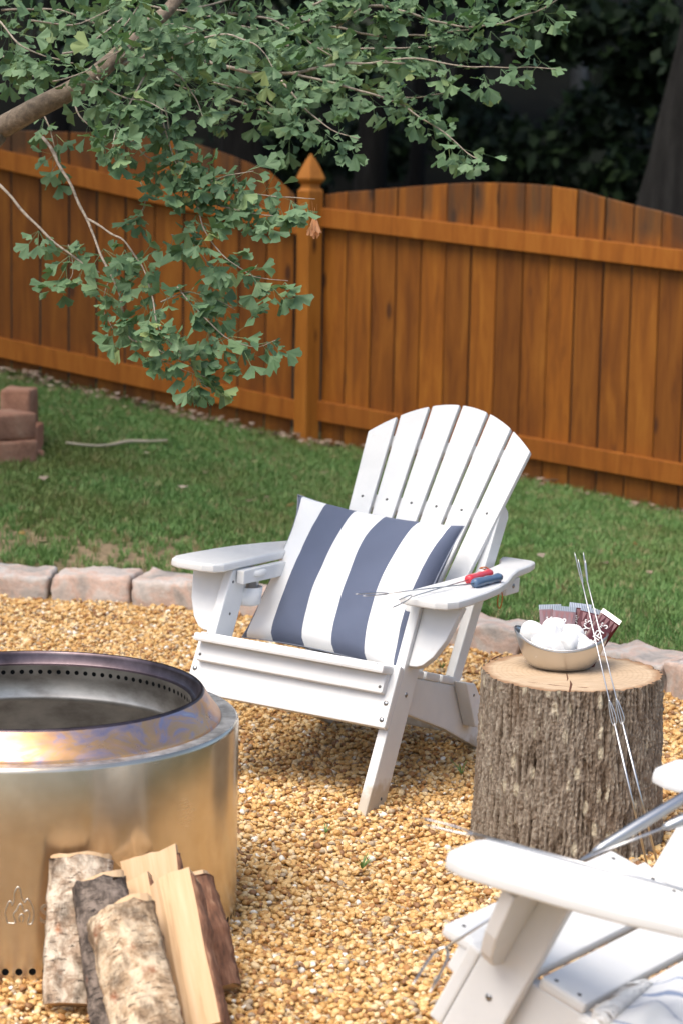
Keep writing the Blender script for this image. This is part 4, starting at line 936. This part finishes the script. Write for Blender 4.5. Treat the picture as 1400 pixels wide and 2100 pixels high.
choc(1127, 1242, b0 + .060, -.02, .15, 'chocolate bar with painted-on mauve sheen standing behind another such bar', True)
choc(1157, 1246, b0 + .046, .06, -.1, 'maroon-edged chocolate bar with painted-on mauve sheen standing in front of another such bar', True)
choc(1190, 1240, b0 + .066, .12, .1, 'maroon chocolate bar mostly covered, at the back of the bowl')
choc(1214, 1250, b0 + .044, .22, -.1, 'maroon chocolate bar behind the leaning metal forks')
choc(1254, 1263, b0 + .024, .60, -.05, 'maroon chocolate bar leaning most steeply over the bowl rim')
choc(1236, 1258, b0 + .052, .42, .1, 'maroon chocolate bar between the leaning bar and the metal forks')

# ------------------------------------------------------------------ roasting forks
def fork(label, hb, hf, yoke, t1, t2, hmat=None, hr=.0115, rr_=.0019, cordpts=None, group='roasting forks', turned=True):
    """hb handle back end, hf handle front, yoke where the prongs split"""
    hb, hf, yoke, t1, t2 = map(Vector, (hb, hf, yoke, t1, t2)); k = empty('roasting_fork', label, 'roasting fork', hb, group)
    def add(n_, bm, mt, sm=True):
        bmesh.ops.translate(bm, verts=bm.verts, vec=-hb); return obj(n_, bm, MT[mt], k, sm)
    add('rod', tube([hf - (yoke - hf).normalized() * .01, hf.lerp(yoke, .5), yoke], rr_, 8), 'rod')
    for t_ in (t1, t2):
        ax = (t_ - yoke); mid = yoke + ax * .22 + (t_ - (t1 + t2) / 2) * .6
        add('tine', tube(smooth_path([yoke - ax * .03, mid, t_], 4), [rr_ * .95] * 8 + [rr_ * .35], 8), 'rod')
    if hmat:
        ax = hf - hb; prof = [(0, .25), (.02, .75), (.10, 1.), (.22, .86), (.34, .78), (.48, .98), (.62, .86), (.74, .98), (.88, 1.), (.97, .95), (1., .7)] if turned else [(0, .8), (.03, 1), (.6, 1), (.9, .75), (1, .4)]
        add('handle', tube([hb + ax * a for a, _ in prof], [hr * b for _, b in prof], 16), hmat)
    if cordpts: add('cord_loop', tube(smooth_path(cordpts, 4), .0017, 6), 'cord')
    return k
def onarm(px, py, z): return CM @ on_local(CM, px, py, (0, .2, z), (0, ARM_FALL, 1))
def z4(X, Y, z): return onarm(700 + X / 3.5, 1080 + Y / 3.5, z)
e = z4(1138, 362, .554)
fork('roasting fork with a dark blue wooden handle on the chair arm', e, z4(947, 408, .554), z4(330, 478, .552), z4(100, 484, .553), z4(155, 498, .551), 'blueh', .0128, .0017,
     [e] + [at(x, y, Y=e.y - dy) for x, y, dy in ((1024, 1192, .012), (1026, 1206, .03), (1029, 1224, .034), (1026, 1243, .034), (1022, 1247, .034), (1019, 1238, .034), (1021, 1218, .034), (1023, 1204, .03))])
e = z4(1068, 332, .556)
fork('roasting fork with a red wooden handle on the chair arm', e, z4(905, 382, .554), z4(500, 503, .548), z4(400, 530, .546), z4(360, 583, .544), 'redh', .0128, .0017,
     [e, e + Vector((-.006, 0, .010)), e + Vector((-.016, -.004, .016)), e + Vector((-.030, -.006, .013)), e + Vector((-.02, .0, .010)), e])
# plain steel extending forks leaning on the stump
def lean_fork(label, yk, t1, t2, low, yt, yb):
    Y = lambda py: yt + (yb - yt) * (py - 1135) / 560
    P = lambda q: at(q[0], q[1], Y=Y(q[1])); lo = P(low); y0 = P(yk); ax = (lo - y0).normalized(); gnd = lo + ax * ((lo.z - .012) / -ax.z)
    k = fork(label, gnd, gnd - ax * .02, y0, P(t1), P(t2), None, rr_=.0016, group='steel forks leaning on the stump')
    tv_ = tube([gnd, y0 + (gnd - y0) * .50], .0028, 10); bmesh.ops.translate(tv_, verts=tv_.verts, vec=-gnd); obj('outer_tube', tv_, MT['rod'], k, True)
    c = y0 + (gnd - y0) * .47; side = Vector((1, -.3, .25)).normalized()
    lp = [c - ax * .035, c - ax * .02 + side * .004, c + ax * .01 + side * .007, c + ax * .022 + side * .003, c + ax * .024 - side * .004, c + ax * .006 - side * .006, c - ax * .02 - side * .004, c - ax * .035]
    bm = tube([q - gnd for q in smooth_path(lp, 4)], .0016, 7); obj('clasp', bm, MT['rod'], k, True)
lean_fork('plain steel extending fork leaning against the stump', (1193, 1196), (1177, 1133), (1184, 1146), (1304, 1680), 5.365, 5.205)
lean_fork('plain steel extending fork leaning against the stump', (1203, 1192), (1195, 1132), (1199, 1148), (1322, 1672), 5.372, 5.215)
# forks lying across the near chair
def pz(px, py, z): return at(px, py, z=z)
fork('steel fork with thick grey handle lying across the pillowless chair, tines past its front', pz(1440, 1613, .575), pz(1215, 1748, .490), pz(912, 1944, .345), pz(845, 2020, .315), pz(880, 2036, .320), 'greyhandle', .0105, .0026, group='steel forks on the pillowless chair', turned=False)
fork('thin steel fork with a short grey handle resting over the pillowless chair seat', pz(1450, 1660, .570), pz(1358, 1698, .545), pz(1180, 1768, .487), pz(1120, 1798, .46), pz(1130, 1805, .46), 'greyhandle', .0095, .0022, group='steel forks on the pillowless chair', turned=False)
def pn(px, py, h=.004): return NM @ on_local(NM, px, py, (0, .2, .5415 + h), (0, ARM_FALL, 1))
fork('thin steel fork lying along the pillowless chair arm, tines over the edge', pn(1440, 1838), pn(1390, 1822), pn(966, 1709), pn(862, 1677), pn(872, 1692), None, rr_=.0020, group='steel forks on the pillowless chair')

# throw on the near chair's seat
def seatpt(px, py, off): return on_local(NM, px, py, (0, .35, .301 + .022 + off), SEATN)
cn = [seatpt(1225, 2125, .012), seatpt(1345, 2015, .012), seatpt(1600, 2030, .012), seatpt(1540, 2360, .012)]
n = 30; v = []; f = []; uv = []
for j in range(n + 1):
    for i in range(n + 1):
        u, w = i / n, j / n; p = cn[0] * (1 - u) * (1 - w) + cn[1] * (1 - u) * w + cn[2] * u * w + cn[3] * u * (1 - w)
        e = min(1, u * 6); h = .016 * max(0, math.sin(w * 17 + u * 3 + 2 * noise.noise(Vector((u * 4, w * 4, 0))))) + .012 * noise.noise(Vector((u * 5, w * 5, 3)))
        v.append(tuple(p + SEATN * (.004 + e * (h + .014)))); uv.append((u, w))
for j in range(n):
    for i in range(n): a = j * (n + 1) + i; f.append((a, a + 1, a + n + 2, a + n + 1))
me = pmesh('cloth', v, f); ul = me.uv_layers.new(name='UVMap')
for lp in me.loops: ul.data[lp.index].uv = uv[lp.vertex_index]
th = empty('striped_throw', 'white throw with blue stripes and a fringe on the pillowless chair seat', 'throw', (0, 0, 0)); th.matrix_world = NM
o = obj('cloth', me, MT['throw'], th, True); sm = o.modifiers.new('thickness', 'SOLIDIFY'); sm.thickness = .004
reg('fringe', NT('fringe_cotton', (.78, .78, .76), .9)); bm = bmesh.new()
for k in range(64):
    w = k / 63; p = Vector(cn[0]).lerp(cn[1], w); dv = (Vector(cn[0]) - Vector(cn[3])).normalized().lerp((Vector(cn[1]) - Vector(cn[2])).normalized(), w); sd2 = (Vector(cn[1]) - Vector(cn[0])).normalized()
    l_ = random.uniform(.030, .055); b = tube([p + SEATN * -.006, p + dv * l_ * .5 + sd2 * random.uniform(-.01, .01) + SEATN * .002, p + dv * l_ + sd2 * random.uniform(-.02, .02) - SEATN * .006], [.0014, .0013, .0008], 5)
    tmp = bpy.data.meshes.new('t'); b.to_mesh(tmp); b.free(); bm.from_mesh(tmp); bpy.data.meshes.remove(tmp)
tag(obj('fringe', bm, MT['fringe'], th, True), kind='stuff')

# ------------------------------------------------------------------ ginkgo tree
TB = Vector((-3.1, 9.0, 0)); TB.z = lawn_z(TB.x, TB.y)
gk = empty('ginkgo_tree', 'ginkgo tree reaching low leafy branches over the lawn in front of the fence', 'tree', TB)
def gpart(n_, bm, mt, sm=True):
    bmesh.ops.translate(bm, verts=bm.verts, vec=-TB); return obj(n_, bm, MT[mt], gk, sm)
limb = [TB + Vector((.05, -.05, 1.25)), Vector((-2.4, 8.0, 1.55)), Vector((-1.6, 6.9, 1.62)), at(-60, 285, Y=6.4), at(0, 263, Y=6.35), at(75, 222, Y=6.3), at(150, 183, Y=6.3), at(215, 138, Y=6.32), at(300, 58, Y=6.4), at(350, 15, Y=6.45), at(420, -80, Y=6.5), at(520, -220, Y=6.5)]
gpart('trunk', tube(smooth_path([TB, TB + Vector((.02, 0, .6)), TB + Vector((.05, -.05, 1.25)), TB + Vector((.0, 0, 2.6)), TB + Vector((.1, .1, 4.2)), TB + Vector((.05, 0, 6.))], 4), [.16, .14, .13, .125, .12, .118, .115, .11, .10, .10, .095, .09, .085, .08, .075, .07, .06, .05, .04, .03, .02], 14), 'branch')
sp_ = smooth_path(limb, 5); gpart('limb', tube(sp_, list(np.interp(np.linspace(0, 1, len(sp_)), [0, .2, .35, .55, .75, 1], [.075, .05, .031, .026, .020, .010])), 12), 'branch')
TW = [  # twig polylines: [(px,py)...], Y start, Y end, radius start, radius end, leaf density, show
    ([(85, 280), (130, 350), (175, 440), (210, 520), (240, 590), (262, 685), (300, 706), (380, 742)], 6.25, 6.0, .0065, .0022, 1.0, .45),
    ([(0, 378), (75, 460), (135, 515), (205, 560)], 6.3, 6.2, .006, .003, .75, .45),
    ([(180, 450), (228, 475), (255, 495), (290, 545), (315, 620), (330, 675), (392, 747)], 6.15, 5.95, .0042, .002, 1.1, .3),
    ([(392, 747), (412, 785), (432, 800)], 5.95, 5.95, .002, .001, 1.3, 0),
    ([(300, 700), (330, 735), (380, 760), (420, 770)], 6.0, 5.95, .002, .001, 1.3, 0),
    ([(430, 128), (520, 150), (600, 150), (700, 130), (760, 130), (830, 132)], 6.5, 6.5, .008, .004, .8, .1),
    ([(215, 138), (320, 115), (430, 128)], 6.32, 6.5, .011, .008, .9, .1),
    ([(600, 150), (700, 175), (800, 205), (850, 232), (900, 265), (960, 315), (990, 335)], 6.5, 6.3, .005, .0015, 1.1, 0),
    ([(690, 55), (760, 12), (840, 28), (920, 50), (1000, 55), (1080, 30), (1150, -5)], 6.6, 6.4, .006, .002, 1.25, 0),
    ([(620, 35), (700, 60), (790, 75), (880, 70), (960, 60)], 6.7, 6.5, .006, .002, 1.25, 0),
    ([(760, 130), (850, 120), (940, 134), (1030, 138), (1140, 142)], 6.5, 6.35, .004, .0015, 1.05, .1),
    ([(335, 215), (350, 270), (368, 330), (378, 400), (400, 410)], 6.2, 6.1, .0042, .003, .8, .2),
    ([(400, 410), (470, 428), (510, 435), (560, 440)], 6.1, 6.0, .003, .0014, 1.3, 0),
    ([(380, 395), (450, 395), (520, 398), (580, 404), (645, 405)], 6.1, 6.05, .003, .0014, .95, .1),
    ([(300, 150), (272, 200), (245, 250), (232, 300)], 6.1, 5.95, .004, .0016, 1.6, 0),
    ([(380, 90), (450, 72), (510, 85), (540, 105), (560, 140)], 6.1, 6.0, .004, .0016, 1.5, 0),
    ([(0, 45), (40, 90), (90, 112), (150, 128)], 6.2, 6.1, .004, .0016, 1.3, 0),
    ([(130, 110), (175, 95), (210, 70), (250, 35)], 6.2, 6.2, .004, .002, .5, .5),
    ([(255, 52), (275, 25), (295, -5)], 6.1, 6.1, .003, .002, .2, 1.),
    ([(400, 410), (420, 470), (455, 520), (500, 555), (545, 572), (590, 575)], 6.05, 5.95, .003, .0012, 1.2, .1),
    ([(360, 590), (410, 640), (460, 690), (520, 712), (568, 700)], 6.0, 5.95, .003, .0012, 1.15, .1),
    ([(330, 620), (380, 600), (430, 610), (480, 635)], 6.05, 6.05, .003, .0012, 1.0, .1),
    ([(580, 165), (630, 225), (680, 265), (735, 285)], 6.3, 6.15, .004, .0014, 1.35, .15),
    ([(300, 130), (360, 150), (400, 200), (420, 245)], 6.2, 6.1, .004, .0016, 1.4, 0),
    ([(200, 160), (230, 190), (300, 210), (340, 230)], 6.1, 6.0, .004, .0016, 1.4, 0),
    ([(110, 165), (170, 150), (225, 118), (300, 85)], 6.08, 6.1, .003, .0015, 1.1, .1),
    ([(250, 120), (290, 70), (350, 50), (400, 60)], 6.15, 6.1, .003, .0015, 1.3, 0),
    ([(330, 225), (345, 285), (362, 335), (385, 385)], 6.12, 6.05, .003, .0015, 1.5, 0),
    ([(270, 290), (310, 325), (350, 350), (400, 350)], 6.2, 6.1, .0025, .0012, 1.2, 0),
    ([(400, 380), (440, 370), (490, 355), (520, 350)], 6.1, 6.05, .0025, .0012, 1.2, 0),
    ([(150, 190), (160, 230), (200, 270), (240, 290)], 6.25, 6.1, .004, .0016, .8, .2),
    ([(90, 240), (110, 290), (120, 330), (90, 370)], 6.4, 6.4, .003, .0012, .7, 0),
    ([(280, 360), (300, 400), (285, 440)], 6.3, 6.3, .002, .001, .9, .2),
    ([(240, 560), (220, 590), (215, 640), (235, 680)], 6.2, 6.15, .002, .001, .8, 0),
    ([(140, 500), (150, 560), (130, 590)], 6.25, 6.2, .002, .001, .6, 0),
    ([(350, 480), (400, 500), (430, 540), (470, 590)], 6.2, 6.1, .002, .001, .9, 0),
    ([(470, 30), (560, 40), (640, 90), (690, 120)], 6.6, 6.5, .005, .002, 1.2, 0),
    ([(380, 20), (470, 0), (560, -20)], 6.5, 6.6, .005, .002, 1.2, 0),
    ([(640, 10), (720, -20), (850, -30), (980, -20), (1130, -25)], 6.6, 6.5, .005, .002, 1.1, 0),
    ([(60, 40), (150, 50), (230, 20)], 6.5, 6.6, .004, .002, 1.1, 0),
    ([(0, 110), (50, 150), (110, 160)], 6.5, 6.5, .004, .002, .9, 0),
    ([(440, 170), (520, 190), (570, 230), (600, 280)], 6.7, 6.6, .004, .002, 1.1, 0),
    ([(470, 200), (560, 235), (620, 250)], 6.9, 6.8, .004, .002, .8, 0),
    ([(230, 70), (330, 80), (430, 60)], 6.8, 6.8, .004, .002, 1.2, 0),
    ([(0, 20), (120, 20), (240, 60), (330, 30)], 7.0, 7.0, .004, .002, 1.3, 0),
    ([(300, 10), (420, 30), (540, 60), (650, 40)], 7.1, 7.0, .004, .002, 1.3, 0),
    ([(560, 90), (680, 100), (800, 100), (900, 95)], 7.0, 6.9, .004, .002, 1.3, 0),
    ([(350, 170), (430, 200), (470, 240)], 6.8, 6.8, .003, .0015, .9, 0),
    ([(640, 160), (760, 190), (850, 200), (930, 190)], 6.8, 6.7, .004, .0015, 1.0, 0),
]
def ginkgo_leaf(k, R=.0375):
    """fan blade with a notch, petiole along -y to the origin"""
    pl_ = .042; v_ = [(0, 0, 0)]; half = random.uniform(.78, .98); nn = 10; cup = random.uniform(-.010, .014); fold = random.uniform(-.004, .016)
    base = len(v_); v_ = [(-.0006, 0, 0), (.0006, 0, 0), (.0007, pl_, 0), (-.0007, pl_, 0)]; f_ = [(0, 1, 2, 3)]
    c = len(v_); v_.append((0, pl_ - .001, 0)); mid = []; outr = []
    notch = random.uniform(.28, .55)
    for i in range(nn + 1):
        t_ = -1 + 2 * i / nn; a = t_ * half; rr2 = R * (1 + .06 * math.sin(i * 2.3 + k) - .10 * abs(t_) ** 3)
        if i == nn // 2: rr2 *= 1 - notch
        for lst, q in ((mid, .55), (outr, 1.)):
            r_ = rr2 * q if not (i == nn // 2 and q < 1) else R * .36
            z = cup * q * q * math.cos(a * 2) + fold * abs(math.sin(a)) * q + .002 * math.sin(i * 1.9 + k * 2) * q
            lst.append(len(v_)); v_.append((r_ * math.sin(a) * 1.12, pl_ + r_ * math.cos(a), z))
    for i in range(nn): f_.append((c, mid[i + 1], mid[i])); f_.append((mid[i], mid[i + 1], outr[i + 1], outr[i]))
    return v_, f_
LV_ = [ginkgo_leaf(k) for k in range(12)]; leaf_me = []
for v_, f_ in LV_:
    me = pmesh('leaf', v_, f_); me.materials.append(MT['ginkgo']); leaf_me.append(me)
    for p in me.polygons: p.use_smooth = True
leaves = []
for (pp, ya, yb, ra, rb, dens, bare) in TW:
    m_ = len(pp); path = smooth_path([at(p[0], p[1], Y=ya + (yb - ya) * i / (m_ - 1)) + Vector((0, random.uniform(-.02, .02), 0)) for i, p in enumerate(pp)], 5)
    path = [q + .006 * noise.noise_vector(q * 14) for q in path]; gpart('twig', tube(path, [r * .72 * (1 + .25 * noise.noise(q * 60)) for r, q in zip(np.linspace(ra, rb, len(path)), path)], 7), 'twig')
    L_ = [0.]
    for a, b in zip(path, path[1:]): L_.append(L_[-1] + (b - a).length)
    s = L_[-1] * bare; tot = L_[-1]
    while s <= tot + .001:
        p = Vector([np.interp(s, L_, [q[i] for q in path]) for i in range(3)]); i0 = min(len(path) - 2, int(np.searchsorted(L_, s)) - 1); i0 = max(0, i0); td = (path[i0 + 1] - path[i0]).normalized()
        side = td.cross(Vector((random.gauss(0, 1), random.gauss(0, 1), random.gauss(0, .6)))).normalized()
        spur = p + side * random.uniform(.006, .020)
        nlf = random.randint(4, 7) if s < tot - .02 else random.randint(6, 8)
        for q in range(nlf):
            d = (side * .55 + Vector((random.gauss(0, .75), random.gauss(0, .7) - .22, random.gauss(-.18, .55))) + td * .35).normalized()
            d = (d + Vector((0, 0, -.30))).normalized()
            nrm = Vector((random.gauss(0, .5), random.gauss(-.55, .45), random.gauss(.75, .4))); nrm = (nrm - d * nrm.dot(d)).normalized(); x = d.cross(nrm)
            Mx = Matrix((x, d, nrm)).transposed().to_4x4(); sc = random.choice((.5, .62, .75, .88, 1., 1.05, 1.12)) * random.uniform(.9, 1.08)
            leaves.append((spur.y, Matrix.Translation(spur) @ Mx @ Matrix.Scale(sc, 4)))
        s += random.uniform(.030, .052) / dens * (1.05 if pp[-1][1] > 360 else 1.)
def inview(p):
    d = p - Vector((0, 0, CAMH)); w = d.dot(fwd); return 0 < 700 + FPX * d.dot(rgt) / w < 1400 and 0 < 1050 - FPX * d.dot(upv) / w < 2100
leaves = [(y, M_, inview((M_ @ Vector((0, .055, 0))))) for y, M_ in leaves]
leaves.sort(key=lambda t_: (not t_[2], t_[0]))
ti = Matrix.Translation(-TB)
for k, (y, M_, iv) in enumerate(leaves[:300]):
    o = lnk(bpy.data.objects.new('leaf', leaf_me[k % 12]), gk); o.matrix_local = ti @ M_
vv = []; ff = []; nb = 0
A_ = [(np.array(v_), f_) for v_, f_ in LV_]
for k, (y, M_, iv) in enumerate(leaves[300:]):
    v_, f_ = A_[k % 12]; mm = np.array(ti @ M_); vv.append(v_ @ mm[:3, :3].T + mm[:3, 3]); ff += [tuple(i + nb for i in q) for q in f_]; nb += len(v_)
me = pmesh('leaf_mass', np.concatenate(vv), ff); tag(obj('leaf_mass', me, MT['ginkgo'], gk, True), kind='stuff')
# upper crown above the frame
cs = [(random.uniform(-4.6, -1.0), random.uniform(7.0, 11.6), random.uniform(2.9, 6.2)) for _ in range(26)]
me = leaf_cloud(cs, .75, 9000, .05, .7, 'crown'); o = obj('crown', me, MT['ginkgo'], gk); o.location = -TB; tag(o, kind='stuff')
# a dead leaf bunch caught on the tip near the fence post
for k, (px, py, a_, b_) in enumerate(((640, 412, .10, .5), (646, 425, -.12, -.4), (650, 418, .02, .9), (637, 430, .2, 0.))):
    o = lnk(bpy.data.objects.new('dead_leaf', leaf_me[2 + k].copy()), gk); o.data.materials.clear(); o.data.materials.append(MT['deadleaf'])
    d = Vector((a_, 0, -1)).normalized(); nn_ = Vector((math.sin(b_), -math.cos(b_), 0)); nn_ = (nn_ - d * nn_.dot(d)).normalized()
    o.matrix_local = ti @ Matrix.Translation(at(px, py, Y=6.03)) @ Matrix((d.cross(nn_), d, nn_)).transposed().to_4x4() @ Matrix.Diagonal((.42, .95, 1., 1))

# ------------------------------------------------------------------ small growth and debris on the gravel
t = reg('weedm', NT('weed_blade', (.12, .22, .06), .55)); t.trans(.25, (.2, .35, .08))
def weed(px, py, h, nb_, lb):
    p = at(px, py, z=0.); v_ = []; f_ = []
    for k in range(nb_):
        a = random.uniform(0, 6.28); l_ = h * random.uniform(.5, 1.1); out = random.uniform(.3, 1.1) * l_; w = .0016
        for tt, ww in ((0, 1), (.4, 1), (.75, .7), (1, .1)):
            c = Vector((math.cos(a) * out * tt, math.sin(a) * out * tt, l_ * (tt - .35 * tt * tt))); s2 = Vector((-math.sin(a), math.cos(a), 0)) * w * ww; v_ += [c - s2, c + s2]
        i = len(v_) - 8; f_ += [(i + 2 * q, i + 2 * q + 1, i + 2 * q + 3, i + 2 * q + 2) for q in range(3)]
    o = obj('weed', pmesh('weed', v_, f_), MT['weedm']); o.location = p - Vector((0, 0, .004)); tag(o, lb, 'weed', 'grass weeds sprouting in the gravel')
weed(742, 1778, .05, 16, 'spreading grass weed in the gravel in front of the chair\'s standing leg')
weed(945, 1584, .055, 7, 'upright grass weed in the gravel beside the stump')
weed(906, 1368, .05, 8, 'grass weed in the gravel behind the white chair')
weed(668, 1705, .03, 7, 'tiny grass weed in the open gravel left of the chair leg')
weed(456, 1262, .03, 6, 'small grass weed in the gravel by the edging stones')
v = []; f = []
for k in range(90):
    x, y = random.uniform(-1.4, 1.3), random.uniform(3.6, 8.0)
    if math.hypot(x - RC.x, y - RC.y) > RR - .1 or math.hypot(x - PC.x, y - PC.y) < .5 or math.hypot(x - SC.x, y - SC.y) < .28: continue
    c = Vector((x, y, gz(x, y) + .017)); e = Matrix.Rotation(random.uniform(0, 6.3), 3, 'Z') @ Matrix.Rotation(random.uniform(-.5, .5), 3, 'X'); s_ = random.uniform(.007, .016); i = len(v); w = random.choice((.16, .5, .6))
    v += [c + e @ Vector(q) * s_ for q in ((-1, 0, .2), (-.2, -w, 0), (1, 0, .3), (.1, w, .05))]; f.append((i, i + 1, i + 2, i + 3))
tag(obj('leaf_bits', pmesh('leaf_bits', v, f), MT['litter']), 'dry leaf crumbs scattered over the gravel', 'leaf litter', kind='stuff')
def twiglet(pp, lb, r=.0025):
    o = obj('twig_piece', tube(smooth_path([at(x, y, z=.012) for x, y in pp], 3), r, 6), MT['stick'], None, True); tag(o, lb, 'twig', 'twig bits on the gravel')
twiglet([(912, 1776), (928, 1772), (940, 1768)], 'short grey twig bit on the gravel next to the pillowless chair arm'); twiglet([(845, 1912), (858, 1909)], 'tiny pale twig bit on the gravel by the pillowless chair'); twiglet([(914, 1792), (930, 1788), (938, 1778)], 'bent grey twig bit on the gravel next to the pillowless chair arm')
for px, py, lb in ((1315, 1124, 'tan fallen leaf on the lawn right of the chair'), (59, 1101, 'yellow fallen leaf on the bare soil near the edging stones'), (600, 1042, 'pale fallen leaf on the lawn left of the pillow')):
    p = at(px, py, z=.08); d_ = ray(px, py); tt = 6.5
    while CAMH + d_.z * tt > lawn_z(d_.x * tt, d_.y * tt) + .04 and tt < 13: tt += .02
    p = Vector((0, 0, CAMH)) + d_ * tt
    o = lnk(bpy.data.objects.new('fallen_leaf', leaf_me[1].copy())); o.data.materials.clear(); o.data.materials.append(reg('fl%d' % px, NT('fallen_leaf_tan', (.62, .42, .16), .8)).m); o.location = p; o.rotation_euler = (.5, .3, px); o.scale = (.8, .5, .8); tag(o, lb, 'leaf')
